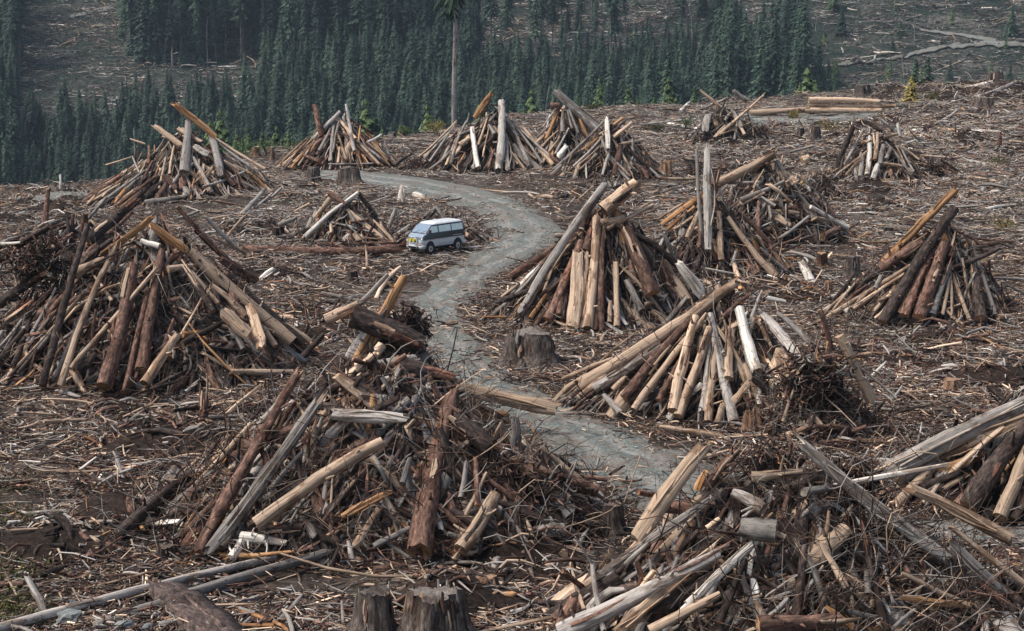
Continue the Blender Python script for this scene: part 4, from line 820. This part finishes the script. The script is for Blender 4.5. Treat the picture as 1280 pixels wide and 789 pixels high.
def tuft_cloud(mb, c, r, n, size, g, flat=.5):
    P = c + unit(g.normal(size=(n, 3))) * (g.random(n) ** .5)[:, None] * np.array(r)
    a = unit(g.normal(size=(n, 3))) * size; b = unit(g.normal(size=(n, 3))) * size * .4
    V = np.stack([P, P + a + b, P + a * 1.6, P + a - b], 1); i = np.arange(n)[:, None] * 4 + np.arange(4)[None]
    mb.add(V.reshape(-1, 3), f4=i)
def bush(px, py, wpx, hpx, m, label, name='shrub', n=500):
    c = march(px, py, terrain_s); s = F / c[1]; g = np.random.default_rng(int(px)); w_, h_ = wpx / 2 / s, hpx / s
    root = empty(name, c); tag(root, label, 'shrub', 'shrubs on the clearing')
    mb = MB()
    for k in range(5): tuft_cloud(mb, c + [g.normal() * w_ * .4, g.normal() * w_ * .3, h_ * g.uniform(.3, .65)], (w_ * .6, w_ * .5, h_ * .4), n // 5, max(.05, 1.3 / s), g)
    b = mb.obj('foliage', m, origin=c, parent=root); b.location = (0, 0, 0)
    mb = MB(); k = 8; P1 = c + g.normal(size=(k, 3)) * [w_ * .5, w_ * .4, 0] + [0, 0, h_ * .8]; sticks(mb, np.repeat(c[None], k, 0), P1, .04, .012, WC['B'], K=3, S=4, rg=g)
    b = mb.obj('stem', wood, origin=c, parent=root); b.location = (0, 0, 0)
for a in [(858, 162, 26, 22, M_young, 'green shrub on the cleared ground left of the small far heap'), (820, 166, 30, 12, M_moss, 'low yellow-green shrub left of the round green shrub'), (545, 172, 26, 24, M_larch, 'yellowish shrub left of the bare trunk'),
          (1035, 168, 46, 22, M_larch, 'ochre shrubs right of the landing above the grey heap'), (990, 150, 20, 12, M_larch, 'small ochre shrub at the gravel landing'), (370, 192, 30, 18, M_young, 'yellow-green shrub left of the cone heap'), (300, 197, 40, 20, M_young, 'bright green shrubs on the edge right of the far left heap'), (333, 194, 34, 24, M_young, 'bright green shrub midway between the far left heap and cone heap'), (505, 168, 24, 12, M_young, 'green shrub on the skyline right of the cone heap'),
          (588, 176, 16, 16, M_moss, 'small grassy shrub right of the bare trunk base'), (740, 138, 22, 9, M_moss, 'low mossy shrub behind the white slab heap'), (1245, 208, 60, 12, M_moss, 'mossy patch right of the grey heap'), (1255, 290, 34, 24, M_larch, 'sparse yellow shrub above the right edge heap'),
          (520, 205, 20, 12, M_moss, 'grassy tuft left of the white trunk heap'), (1165, 128, 26, 16, M_moss, 'mossy shrub right of the yellow larch')]: bush(*a)
mb = MB(); g = np.random.default_rng(5)
for (px, py, rr_, k) in [(20, 610, 1.2, 260), (25, 690, 1.6, 500), (5, 650, 1.6, 400), (0, 720, 2.0, 900), (0, 765, 1.6, 1100), (48, 655, 1.1, 160), (250, 272, 1.2, 90), (1240, 215, 2.2, 200), (960, 165, 1.8, 150), (420, 182, 2, 150), (720, 250, 2.5, 260), (700, 238, 2.5, 260), (540, 790, .5, 80), (460, 792, .5, 80)]:
    c = march(max(px, -10), py, terrain_s); tuft_cloud(mb, c + [0, 0, .05], (rr_, rr_, .4), k, .09, g)
tag(mb.obj('moss_patches', M_moss), 'low moss and grass at the bottom left and on the bank', 'moss', kind='stuff')

# ------------------------------------------------------------------ conifers
def conifer(seed, H, Rm, base=.08, whorls=60, per=9, droop=.35, dens=1.0, shape=.85, seg=3, lw=1.0):
    g = np.random.default_rng(seed); crown = MB(); trunk = MB()
    sticks(trunk, [0, 0, -1.5], [0, 0, H * .97], H * .0125 + .05, .03, (.16, .14, .125, .6), K=6, S=6, rg=g, bend=np.zeros((1, 3)))
    P = []; A = []; B = []
    for w_ in range(whorls):
        t = base + (1 - base) * (w_ + g.random() * .8) / whorls; z = H * t; rr = Rm * (1 - (t - base) / (1 - base)) ** shape * g.uniform(.75, 1.15) + .12
        for k in range(per):
            if g.random() > dens: continue
            a = g.uniform(0, 6.28); L = rr * (g.uniform(.65, 1.15) if seg < 8 else g.uniform(.15, 1.25) * min(1, .25 + (t - base) * 9)); dr = np.array([math.cos(a), math.sin(a), 0]); sd = np.array([-dr[1], dr[0], 0])
            for q in range(seg):
                f0 = (q + .1) / seg; w0 = (L * .13 * (1 - .45 * f0) + .09) * lw
                c0 = dr * L * f0 + [0, 0, z + .12 * L - droop * L * f0 ** 1.5 + g.normal() * .08]; c1 = dr * L * (f0 + 1.35 / seg) + [0, 0, z + .12 * L - droop * L * (f0 + .5) ** 1.3 - .15 * g.random()]
                s1 = sd * w0 * g.uniform(.6, 1.3); s2 = [0, 0, -w0 * g.uniform(.3, 1.1)]
                mid = (c0 + c1) / 2
                P.append([c0, mid + s1 + s2, c1, mid - s1 + np.array(s2) * g.uniform(.5, 1.2)])
    V = np.array(P, float); crown.add(V.reshape(-1, 3), f4=np.arange(len(V) * 4).reshape(-1, 4))
    return trunk, crown
def tmesh(seed, m, **k):
    t, c = conifer(seed, **k); return t.mesh('trunk', wood), c.mesh('crown', m)
KINDS = [tmesh(1, M_fir, H=18, Rm=3.5), tmesh(2, M_fir, H=16, Rm=3.3, shape=.8), tmesh(3, M_fir, H=20, Rm=3.4, dens=.7), tmesh(4, M_fir, H=14, Rm=3.4, shape=1),
         tmesh(5, M_fir, H=32, Rm=3.3, base=.3, dens=.8, whorls=62, shape=.6), tmesh(6, M_fir, H=36, Rm=3.0, base=.42, dens=.7, whorls=56, shape=.55), tmesh(7, M_young, H=9, Rm=1.9, whorls=34), tmesh(8, M_young, H=7, Rm=1.6, whorls=28, per=7)]
HTS = [18, 16, 20, 14, 32, 36, 9, 7]
def joined(kd, nm):   # trunk and crown in one mesh, for the countless far trees
    bm = bmesh.new(); bm.from_mesh(kd[0]); nt_ = len(bm.faces); bm.from_mesh(kd[1])
    bm.faces.ensure_lookup_table()
    for f in bm.faces[nt_:]: f.material_index = 1
    me = bpy.data.meshes.new(nm); bm.to_mesh(me); bm.free(); me.materials.append(kd[0].materials[0]); me.materials.append(kd[1].materials[0]); return me
g = np.random.default_rng(21)
cand = []
X, Y = scatter_pts(26000, 300, 860, .36, 0.6)
Z = base_z(X, Y); px, py = proj(X, Y, Z); spc = g.random(len(X))
def keep(x, y, q, Yw):
    if x < 25: return (q < .45, 1)
    if x < 150: return (y > 172 and q < .9, 0)
    if x < 300:
        ln = np.interp(x, [150, 230, 300], [74, 88, 74])
        if y < ln: return (q < .6, 1)
        if y < 168 - (x - 150) * .1: return (q < .02, 0)
        return (q < .9, 0)
    if x < 330: return ((y < 78 or y > 130) and q < .8, 1 if y < 78 else 0)
    if x < 520: return (q < .75, 1 if (y < 90) else 0)
    if x < 600: return (q < (.75 if y > 90 else .35), 0)
    if x < 880:
        top = np.interp(x, [600, 700, 800, 880], [84, 92, 88, 80])
        if y < top: return (q < .05 + .05 * (x > 820), 1)
        return (q < .85, 0)
    if x < 1005: return (q < (.75 if y > 100 else .06), 1 if g.random() < .25 and y > 100 else 0)
    if x < 1045: return (q < (.3 if y > 100 else .02), 3)
    return (q < (.03 if y > 80 else .014), 3)
ft = []
for x, y, q, X_, Y_, Z_ in zip(px, py, spc, X, Y, Z):
    if y < -60: k_, kd = (q < .3 and (x < 560), 1)
    elif x < -30 or x > 1310: k_, kd = (q < .35, 0)
    elif x > 840 and Y_ < 500: k_, kd = False, 0
    else: k_, kd = keep(x, y, q * (1.35 if Y_ < 480 else 1), Y_)
    if k_:
        if kd == 1: v = g.choice([4, 5, 0, 2], p=[.45, .3, .1, .15])
        elif kd == 3: v = g.choice([6, 3, 7])
        else: v = g.choice([0, 1, 2, 3])
        ft.append((X_, Y_, Z_, v, np.exp(np.clip(g.normal(), -2, 1.6) * .3) * ((1.0 if v > 3 else .98) * (.78 if (560 < x < 890 and y < 150) or (x < 340 and y > 100) else 1))))
ft = np.array(ft); print('forest trees', len(ft))
hh = np.array(HTS)[ft[:, 3].astype(int)] * ft[:, 4]; tx, ty = proj(ft[:, 0], ft[:, 1], ft[:, 2] + hh)
cr = np.interp(ft[:, 0] / ft[:, 1], CU, CROW); vis = (tx > 0) & (tx < 1280) & (ty < cr - 22)
score = np.where(vis, hh / ft[:, 1] * (1 + .4 * (ft[:, 1] < 520)), 0); top = set(np.argsort(-score)[:230])
def tree_label(x, y):
    hz = ['the far left corner', 'the brushy ridge', 'the left side of the far left heap', 'the far left heap peak', 'the right side of the far left heap', 'the gap left of the cone heap', 'the cone heap', 'the gap left of the bare trunk', 'the bare trunk', 'the white trunk heap', 'the tilted log heap', 'the white slab heap', 'the gap right of the white slab heap', 'the small far heap', 'the log stack', 'the grey heap', 'the yellow larch', 'the skyline stump']
    return hz[int(np.clip(x / 1280 * 18, 0, 17))]
def place_tree(kd, loc, s, label, group, rz, name='conifer_tree'):
    root = empty(name, loc, rz); root.scale = (s, s, s); tag(root, label, 'tree', group)
    for me, nm in ((kd[0], 'trunk'), (kd[1], 'crown')):
        o = bpy.data.objects.new(nm, me); COL.objects.link(o); o.parent = root
    return root
rest = []
for i, (X_, Y_, Z_, v, s_) in enumerate(ft):
    if i in top:
        v = int(v); nm = tree_label(tx[i], ty[i]); tall = v in (4, 5)
        hi = 'high above' if ty[i] < 60 else 'above'; shp = {0: 'broad dark', 1: 'slim dark', 2: 'tall airy dark', 3: 'short dense', 4: 'tall bare-legged', 5: 'tallest thin-crowned'}.get(v, 'young green')
        lab = f'{shp} conifer {hi} {nm}'
        place_tree(KINDS[v], (X_, Y_, Z_ - .4), s_, lab, lab.replace('conifer', 'conifers'), g.uniform(0, 6.28))
    else: rest.append((X_, Y_, Z_ - .4, v, s_))
rest = np.array(rest); n = len(rest)
gn_scatter('far_forest', rest[:, :3], np.stack([g.normal(size=n) * .02, g.normal(size=n) * .02, g.uniform(0, 6.28, n)], -1), np.stack([rest[:, 4] * g.uniform(.85, 1.1, n)] * 2 + [rest[:, 4]], -1), rest[:, 3], [joined(k, 'far_tree') for k in KINDS], None, 'dense dark conifer forest covering the hillside', 'forest')
def tree_by_top(px_, ytop, Yw, kd, H, label, name='conifer_tree', group=None):
    d = ray(px_, ytop); d = d / d[1]; X_ = d[0] * Yw; z0 = float(base_z(np.array(X_), np.array(Yw))); s_ = (CH + d[2] * Yw - z0) / H
    return place_tree(kd, (X_, Yw, z0), s_, label, group, px_, name)
larch = tmesh(31, M_larch, H=7, Rm=2.1, whorls=34, per=8, dens=.8)
for px_, yt, Yw, k_, lab in [(750, 98, 262, 6, 'light green young fir standing behind the tilted log heap'), (835, 98, 268, 6, 'light green young fir above the cleared skyline right of centre'), (664, 112, 300, 6, 'pale sparse fir just right of the white trunk heap'),
    (785, 108, 275, 7, 'small thin fir between the two light green firs'), (1145, 72, 330, 3, 'left one of the two dark firs beyond the yellow larch'), (1160, 70, 330, 3, 'right one of the two dark firs beyond the yellow larch'),
    (262, 152, 250, 6, 'green fir right of the far left heap crest'), (275, 138, 262, 6, 'taller green fir right of the far left heap crest'), (310, 160, 215, 6, 'bright yellow-green fir left of the cone heap'), (328, 165, 205, 7, 'small bright yellow-green fir next to the cone heap'),
    (296, 166, 212, 7, 'small yellow-green fir at the forest edge right of far left heap'), (345, 158, 225, 6, 'bright green fir behind the left side of the cone heap'), (360, 166, 205, 7, 'small bright fir behind the cone heap foot'), (457, 124, 300, 6, 'pale green fir behind the cone heap right side'),
    (535, 132, 290, 6, 'green fir left of the bare trunk'), (600, 130, 300, 6, 'green fir right of the bare trunk'), (640, 125, 310, 3, 'dark fir right of the white upright trunk'), (913, 36, 500, 0, 'tall conifer behind the small far heap'), (980, 70, 470, 3, 'shorter fir at the foot of the hill road'), (1010, 84, 350, 7, 'small fir below the hill road start'),
    (895, 55, 510, 2, 'dark conifer left side of cluster behind small far heap')]:
    t_ = tree_by_top(px_, yt, Yw, KINDS[k_], HTS[k_], lab)
    if Yw > 450: t_.scale = (t_.scale[2] * .58, t_.scale[2] * .58, t_.scale[2])
t_ = tree_by_top(1140, 94, 205, larch, 7, 'yellow larch on the skyline right of the log stack', 'larch_tree'); t_.scale = (t_.scale[0] * 1.25, t_.scale[0] * 1.25, t_.scale[0])
for px_, yt, Yw in [(285, 170, 185), (303, 172, 178), (318, 174, 178), (333, 172, 182), (352, 170, 190), (340, 178, 178), (478, 158, 200), (500, 156, 205), (548, 150, 215), (585, 148, 215), (600, 140, 225), (638, 138, 230), (655, 134, 235), (722, 122, 250), (738, 126, 240), (768, 124, 240), (798, 122, 240), (818, 118, 245), (845, 120, 240), (868, 112, 250), (1000, 104, 250), (1020, 100, 255), (270, 176, 180)]:
    tree_by_top(px_, yt, Yw, KINDS[6 + (int(px_) % 2)], HTS[6 + (int(px_) % 2)], 'small green fir sapling behind ' + tree_label(px_, yt), 'fir_sapling', 'fir saplings along the forest edge')
# the tall bare trunk with its crown leaving the frame
t, c = conifer(77, H=34, Rm=2.4, base=.36, whorls=110, per=7, droop=.6, shape=.3, seg=8, dens=.5, lw=.5)
b0 = march(567, 163, base_z, 40, 240); root = empty('lone_tree', b0); tag(root, 'tall bare trunk with dark crown leaving the top of the picture', 'tree')
mb = MB(); sticks(mb, [0, 0, -.5], [.6, 0, 34], .31, .19, (.38, .35, .32, .4), K=14, S=12, rg=g, jit=.05, bend=np.array([[.1, 0, 0]]))
for nm, me in (('trunk', mb.mesh('trunk', wood)), ('crown', c.mesh('crown', M_fir))):
    o = bpy.data.objects.new(nm, me); COL.objects.link(o); o.parent = root
# dead snags in the forest and on the hill
def snag(px_, yt, yb, Yw, r0, label):
    if Yw is None: Yw = float(march(px_, yb, base_z, 420, 1000)[1])
    d = ray(px_, yt); d = d / d[1]; X_ = d[0] * Yw; z0 = float(base_z(np.array(X_), np.array(Yw))); zt = CH + d[2] * Yw; H = max(zt - z0, 3); gg = np.random.default_rng(int(px_))
    root = empty('dead_tree', (X_, Yw, z0)); tag(root, label, 'dead tree', 'pale dead snags on the far hillside')
    mb = MB(); sticks(mb, [0, 0, -1], [gg.normal() * .5, 0, H], r0, r0 * .45, (.30, .28, .26, .1), K=6, S=6, rg=gg); o = mb.obj('trunk', wood, parent=root)
    mb = MB(); n = 14; z = gg.uniform(.35, .98, n) * H; a = gg.uniform(0, 6.28, n); P0 = np.stack([0 * z, 0 * z, z], -1); P1 = P0 + np.stack([np.cos(a), np.sin(a), gg.normal(size=n) * .3 - .2], -1) * gg.uniform(.5, 2.2, n)[:, None]
    sticks(mb, P0, P1, .06, .02, (.25, .23, .21, .1), K=2, S=4, rg=gg); mb.obj('branch_stub', wood, parent=root)['kind'] = 'stuff'
for px_, yt, yb, Yw, lab in [(193, 52, 80, None, 'leftmost thin dead snag in the upper left stand'), (258, 20, 84, None, 'tall pale dead snag in the upper left stand'), (215, 55, 84, None, 'short dead snag between the two left ones'), (280, 25, 72, None, 'thin snag right of the tall pale one'), (333, 16, 62, None, 'pale snag in the stand left of the bare tree'),
    (527, 28, 75, None, 'thin snag left of the bare tree crown'), (612, 65, 108, None, 'pale snag right of the bare trunk'), (775, 40, 78, None, 'pale snag above the tilted log heap'), (787, 5, 32, None, 'leaning pale snag on the slash slope'), (865, 5, 62, None, 'tall pale snag above the small far heap'), (853, 0, 44, None, 'tall grey snag left of the tallest one'), (934, 5, 56, None, 'pale snag above the dark conifer cluster'),
    (968, 30, 72, None, 'grey snag beside the conifer cluster'), (1128, 66, 0, 270, 'bare snag behind the yellow larch'), (1144, 10, 54, None, 'grey snag above the hill road'), (158, 160, 0, 262, 'pale leaning snag left of the far left heap'), (18, 30, 70, None, 'snag at the top left corner'), (386, 30, 64, None, 'thin grey snag above the cone heap'), (1020, 20, 40, None, 'snag left of the hill road end'), (704, 2, 30, None, 'grey snag at the top above the tilted log heap'), (690, 100, 0, 330, 'thin dead sapling right of the white trunk heap')]:
    snag(px_, yt, yb, Yw, .2 if Yw is None else .13, lab)
# hillside slash
X, Y = scatter_pts(16000, 420, 850, .34, .6); Z = base_z(X, Y); px, py = proj(X, Y, Z)
_rd = np.min([np.hypot(px - a, (py - b) * 2.2) for a, b in densify([(1000, 86), (1085, 79), (1129, 72), (1152, 66.5), (1186, 60.5), (1220, 57), (1262, 57), (1300, 59)], 8)] + [np.hypot(px - a, (py - b) * 2.2) for a, b in densify([(1150, 38), (1180, 42), (1215, 47), (1245, 52)], 8)], axis=0)
clearm = (_rd > 9) & (((px > 0) & (px < 330) & (py < 172)) | ((px > 560) & (py < 118)) | ((px > 880))); ok = clearm & (g.random(len(X)) < .62)
X, Y, Z = X[ok], Y[ok], Z[ok]; n = len(X)
hill_var = [patch(120 + i, 14, 6, 1.2, 7, .09, .26, (.4, .02, .02, .42, .22, .0), .5, .3) for i in range(8)]
s_ = np.exp(g.normal(size=n) * .35) * .95
gn_scatter('hillside_slash', np.stack([X, Y, Z + .2], -1), np.stack([np.full(n, .2), 0 * X, g.uniform(0, 6.28, n)], -1), np.stack([s_] * 3, -1), g.integers(0, 8, n), hill_var, None, 'grey fallen trunks and slash covering the logged hillside', 'slash')
X, Y = scatter_pts(9000, 240, 850, .34, .6); Z = base_z(X, Y); n = len(X)
mb = MB()
for _ in range(1): 
    gg = np.random.default_rng(8); r_ = gg.uniform(.4, 1.3, n); P = np.stack([X, Y, Z + .3], -1)
    for k in range(5):
        Q = P + gg.normal(size=(n, 3)) * r_[:, None] * [.7, .7, .3]; a = unit(gg.normal(size=(n, 3))) * r_[:, None] * .7; b = unit(gg.normal(size=(n, 3))) * r_[:, None] * .4
        mb.add(np.stack([Q, Q + a + b, Q + a * 1.5, Q + a - b], 1).reshape(-1, 3), f4=np.arange(n * 4).reshape(-1, 4))
tag(mb.obj('undergrowth', M_fir), 'low dark green undergrowth on the logged hillside and valley', 'undergrowth', kind='stuff')

# ------------------------------------------------------------------ the van
M_silver = plain('silver_paint', (.62, .65, .67), .35, .1, .5); M_blue = plain('dark_blue_paint', (.018, .026, .036), .35, 0, .5); M_lblue = plain('grey_blue_paint', (.22, .27, .31), .35, .1, .5); M_roof = plain('pale_roof_paint', (.62, .62, .60), .4, 0, .3)
M_black = plain('black_rubber', (.02, .02, .022), .8); M_glass = plain('window_glass', (.62, .66, .66), .1, .5); M_glassd = plain('windscreen_glass', (.27, .34, .40), .1, .4); M_yel = plain('yellow_lamp_cover', (.6, .5, .04), .3); M_lamp = plain('lamp_glass', (.6, .62, .6), .12, .3); M_chr = plain('steel_rim', (.5, .5, .5), .35, .8); M_plate = plain('plate_white', (.7, .7, .66), .5)  # side window glass: pale sky reflection put into its base colour
base = march(545, 315.5, terrain_s); van = empty('van', (base[0], base[1], base[2] + .07), math.atan2(-.72, -.69)); van.scale = (.83, .86, .96); tag(van, 'silver and dark blue four wheel drive van with yellow lamps parked by the track', 'van')
def ring(z, xf, xr, w_, rc=.22, n=6, rf=None):
    pts = []; rf = rf or rc
    for cx_, cy_, a0, r_ in ((xf - rf, w_ - rf, 0, rf), (xr + rc, w_ - rc, 90, rc), (xr + rc, -w_ + rc, 180, rc), (xf - rf, -w_ + rf, 270, rf)):
        for k in range(n + 1): a = R(a0 + 90 * k / n); pts.append((cx_ + r_ * math.cos(a), cy_ + r_ * math.sin(a), z))
    return pts
def loft(name, levels, m, caps=(False, False)):
    rings = [ring(*l) for l in levels]; n = len(rings[0]); v = [q for r_ in rings for q in r_]; f = []
    for i in range(len(rings) - 1):
        for j in range(n): f.append((i * n + j, i * n + (j + 1) % n, (i + 1) * n + (j + 1) % n, (i + 1) * n + j))
    if caps[0]: f.append(tuple(reversed(range(n))))
    if caps[1]: f.append(tuple(range((len(rings) - 1) * n, len(rings) * n)))
    me = bpy.data.meshes.new(name); me.from_pydata(v, [], f); me.materials.append(m); o = bpy.data.objects.new(name, me); COL.objects.link(o); o.parent = van
    for p_ in me.polygons: p_.use_smooth = len(p_.vertices) == 4
    return o
def bx(name, lo, hi, m, parent=None, bev=.02, rot=None):
    bm = bmesh.new(); bmesh.ops.create_cube(bm, size=1)
    for v in bm.verts: v.co = Vector([(lo[i] + hi[i]) / 2 + v.co[i] * (hi[i] - lo[i]) for i in range(3)])
    if bev: bmesh.ops.bevel(bm, geom=bm.edges[:], offset=bev, segments=2, affect='EDGES')
    me = bpy.data.meshes.new(name); bm.to_mesh(me); bm.free(); me.materials.append(m); o = bpy.data.objects.new(name, me); COL.objects.link(o); o.parent = parent or van; return o
def poly(name, pts, nrm, th, m, parent=None):
    nrm = Vector(nrm).normalized(); n = len(pts); v = [Vector(p_) for p_ in pts] + [Vector(p_) + nrm * th for p_ in pts]
    f = [tuple(range(n)), tuple(range(n, 2 * n))] + [(i, (i + 1) % n, n + (i + 1) % n, n + i) for i in range(n)]
    bm = bmesh.new(); vs = [bm.verts.new(q) for q in v]; [bm.faces.new([vs[i] for i in q]) for q in f]; bmesh.ops.recalc_face_normals(bm, faces=bm.faces[:])
    me = bpy.data.meshes.new(name); bm.to_mesh(me); bm.free(); me.materials.append(m); o = bpy.data.objects.new(name, me); COL.objects.link(o); o.parent = parent or van; return o
# z, front x, rear x, half width
loft('lower_body', [(.42, 2.12, -2.15, .78), (.50, 2.2, -2.2, .84), (.80, 2.23, -2.22, .86), (.93, 2.21, -2.22, .86)], M_silver, (True, False))
loft('body_band', [(.93, 2.21, -2.22, .86), (1.06, 2.12, -2.21, .855), (1.22, 1.86, -2.2, .845), (1.32, 1.74, -2.2, .835)], M_blue)
loft('upper_body', [(1.32, 1.74, -2.2, .835), (1.55, 1.45, -2.17, .80), (1.78, 1.14, -2.12, .755), (1.86, 1.02, -2.08, .735)], M_blue)
loft('roof', [(1.86, 1.02, -2.08, .735), (1.93, .88, -2.02, .69), (1.97, .6, -1.9, .60), (1.985, .3, -1.7, .48)], M_roof, (False, True))
loft('bumper', [(.38, 2.26, 1.75, .84, .16), (.56, 2.3, 1.75, .87, .16), (.60, 2.27, 1.75, .86, .16)], M_silver, (True, True))
loft('rear_bumper', [(.42, -1.95, -2.28, .85, .1), (.60, -1.95, -2.30, .86, .1)], M_silver, (True, True))
poly('bonnet', [(2.10, -.74, 1.085), (2.10, .74, 1.085), (1.80, .76, 1.285), (1.80, -.76, 1.285)], (.5, 0, .8), .02, M_lblue)
poly('windscreen', [(1.72, -.72, 1.34), (1.72, .72, 1.34), (1.06, .64, 1.845), (1.06, -.64, 1.845)], (.6, 0, .75), .022, M_glassd)
poly('bonnet_side', [(2.14, .60, 1.0), (2.14, -.60, 1.0), (2.05, -.62, 1.09), (2.05, .62, 1.09)], (1, 0, .4), .02, M_lblue)
for sgn in (1, -1):
    def sp_(x, z): # point on the body side
        return (x, sgn * (np.interp(z, [.93, 1.32, 1.55, 1.78, 1.86], [.86, .835, .80, .755, .735])), z)
    n_ = (0, sgn, .18)
    for nm, xs in (('door_window', ((1.38, 1.18), (.62, .62))), ('side_window', ((.50, .50), (-.72, -.72))), ('rear_side_window', ((-.82, -.82), (-1.98, -1.92)))):
        poly(nm, [sp_(xs[0][0], 1.36), sp_(xs[1][0], 1.36), sp_(xs[1][1], 1.76), sp_(xs[0][1], 1.76)], n_, .012, M_glass)
    poly('front_quarter_window', [sp_(1.62, 1.36), sp_(1.44, 1.36), sp_(1.24, 1.70)], n_, .012, M_glass)
    poly('side_stripe', [(1.9, sgn * .862, .905), (-2.1, sgn * .862, .905), (-2.1, sgn * .862, .955), (1.9, sgn * .862, .955)], (0, sgn, 0), .01, M_chr)
    poly('side_lettering', [(-.9, sgn * .853, 1.03), (-1.85, sgn * .853, 1.03), (-1.85, sgn * .853, 1.075), (-.9, sgn * .853, 1.075)], (0, sgn, 0.05), .008, M_chr)
    d = bx('door', (.60, sgn * .856 - .006, .55), (1.42, sgn * .856 + .012, .9), M_silver, bev=.004); bx('handle', (.68, sgn * .856 - .02, 1.14), (.84, sgn * .856 + .03, 1.18), M_black, d, .005)
    bx('mirror', (1.46, sgn * .86 - (.0 if sgn > 0 else .2), 1.36), (1.58, sgn * .86 + (.2 if sgn > 0 else .0), 1.58), M_black, bev=.03)
    bx('headlight', (2.18, sgn * .62 - .17, .76), (2.245, sgn * .62 + .17, .92), M_lamp, bev=.02)
    bx('turn_signal', (2.255, sgn * .66 - .14, .60), (2.30, sgn * .66 + .12, .67), plain('orange_lens', (.6, .2, .03), .3), bev=.01)
    bx('tail_light', (-2.235, sgn * .74 - .08, .8), (-2.19, sgn * .74 + .08, 1.15), plain('red_lens', (.35, .02, .02), .3), bev=.01)
    poly('side_skirt', [(1.05, sgn * .80, .40), (-1.05, sgn * .80, .40), (-1.05, sgn * .87, .46), (1.05, sgn * .87, .46)], (0, sgn, -.3), .02, M_black)
    for wx in (1.42, -1.38):
        # arch: dark half disc proud of the side
        ar = [(wx + .44 * math.cos(a), sgn * .864, .42 + .44 * math.sin(a)) for a in np.linspace(0, math.pi, 15)]; poly('wheel_arch', ar, (0, sgn, 0), .006, M_black)
        def disc(name, r_, w0, w1, m, parent=None, n=24, hole=0):
            bm = bmesh.new(); a_ = [bm.verts.new((wx + r_ * math.cos(2 * math.pi * k / n), sgn * w0, .36 + r_ * math.sin(2 * math.pi * k / n))) for k in range(n)]; b_ = [bm.verts.new((wx + r_ * .93 * math.cos(2 * math.pi * k / n), sgn * w1, .36 + r_ * .93 * math.sin(2 * math.pi * k / n))) for k in range(n)]
            bm.faces.new(a_); bm.faces.new(b_); [bm.faces.new((a_[k], a_[(k + 1) % n], b_[(k + 1) % n], b_[k])) for k in range(n)]; bmesh.ops.recalc_face_normals(bm, faces=bm.faces[:])
            me = bpy.data.meshes.new(name); bm.to_mesh(me); bm.free(); me.materials.append(m); o = bpy.data.objects.new(name, me); COL.objects.link(o); o.parent = parent or van; return o
        wh = bpy.data.objects.new('wheel', None); COL.objects.link(wh); wh.parent = van
        disc('tyre', .37, .66, .90, M_black, wh); disc('rim', .21, .88, .915, M_chr, wh); disc('hub', .07, .90, .93, M_black, wh)
bx('underbody', (-1.9, -.66, .3), (1.9, .66, .5), M_black)
bx('grille', (2.19, -.42, .78), (2.25, .42, .90), M_black); bx('lower_grille', (2.27, -.48, .42), (2.312, .48, .54), M_black, bev=.005)
bx('licence_plate', (2.34, -.19, .56), (2.355, .19, .68), M_plate, bev=.004)
mb = MB()
bar = [(-.44, .45), (-.46, .75), (-.40, 1.0), (-.25, 1.13), (.25, 1.13), (.40, 1.0), (.46, .75), (.44, .45)]
for (y0, z0), (y1, z1) in zip(bar[:-1], bar[1:]): sticks(mb, [2.38, y0, z0], [2.38, y1, z1], .038, .038, (1, 1, 1, 0), K=1, S=8, jit=0, pinch=1)
for z_ in (.55, .76): sticks(mb, [2.38, -.45, z_], [2.38, .45, z_], .03, .03, (1, 1, 1, 0), K=1, S=8, jit=0, pinch=1)
mb.obj('bull_bar', plain('chrome_tube', (.75, .76, .76), .2, .7), parent=van)
for yy_ in (-.17, .17):
    bm = bmesh.new(); bmesh.ops.create_cone(bm, cap_ends=True, segments=20, radius1=.115, radius2=.10, depth=.12); me = bpy.data.meshes.new('fog_lamp'); bm.to_mesh(me); bm.free(); me.materials.append(M_yel)
    o = bpy.data.objects.new('fog_lamp', me); COL.objects.link(o); o.parent = van; o.location = (2.42, yy_, .93); o.rotation_euler = (0, R(90), 0)
for nm, y_ in (('wiper', -.35), ('wiper', .25)):
    mb = MB(); sticks(mb, [1.735, y_, 1.365], [1.55, y_ + .35, 1.52], .012, .01, (1, 1, 1, 0), K=1, S=4, rg=g); mb.obj(nm, M_black, parent=van)

# ------------------------------------------------------------------ the air between here and the hill
bm = bmesh.new(); bmesh.ops.create_cube(bm, size=1)
for v in bm.verts: v.co = Vector((v.co.x * 4200, 640 + v.co.y * 1400, 60 + v.co.z * 320))
me = bpy.data.meshes.new('haze'); bm.to_mesh(me); bm.free(); hz_ = bpy.data.objects.new('haze', me); COL.objects.link(hz_)
hm = bpy.data.materials.new('haze'); hm.use_nodes = True; hn = hm.node_tree; hn.nodes.remove(hn.nodes['Principled BSDF'])
pv = hn.nodes.new('ShaderNodeVolumePrincipled'); pv.inputs['Color'].default_value = (.66, .84, .96, 1); pv.inputs['Density'].default_value = .00009; pv.inputs['Anisotropy'].default_value = .2
hn.links.new(pv.outputs[0], hn.nodes['Material Output'].inputs['Volume']); me.materials.append(hm); tag(hz_, 'thin bluish haze over the valley', 'haze', kind='stuff')
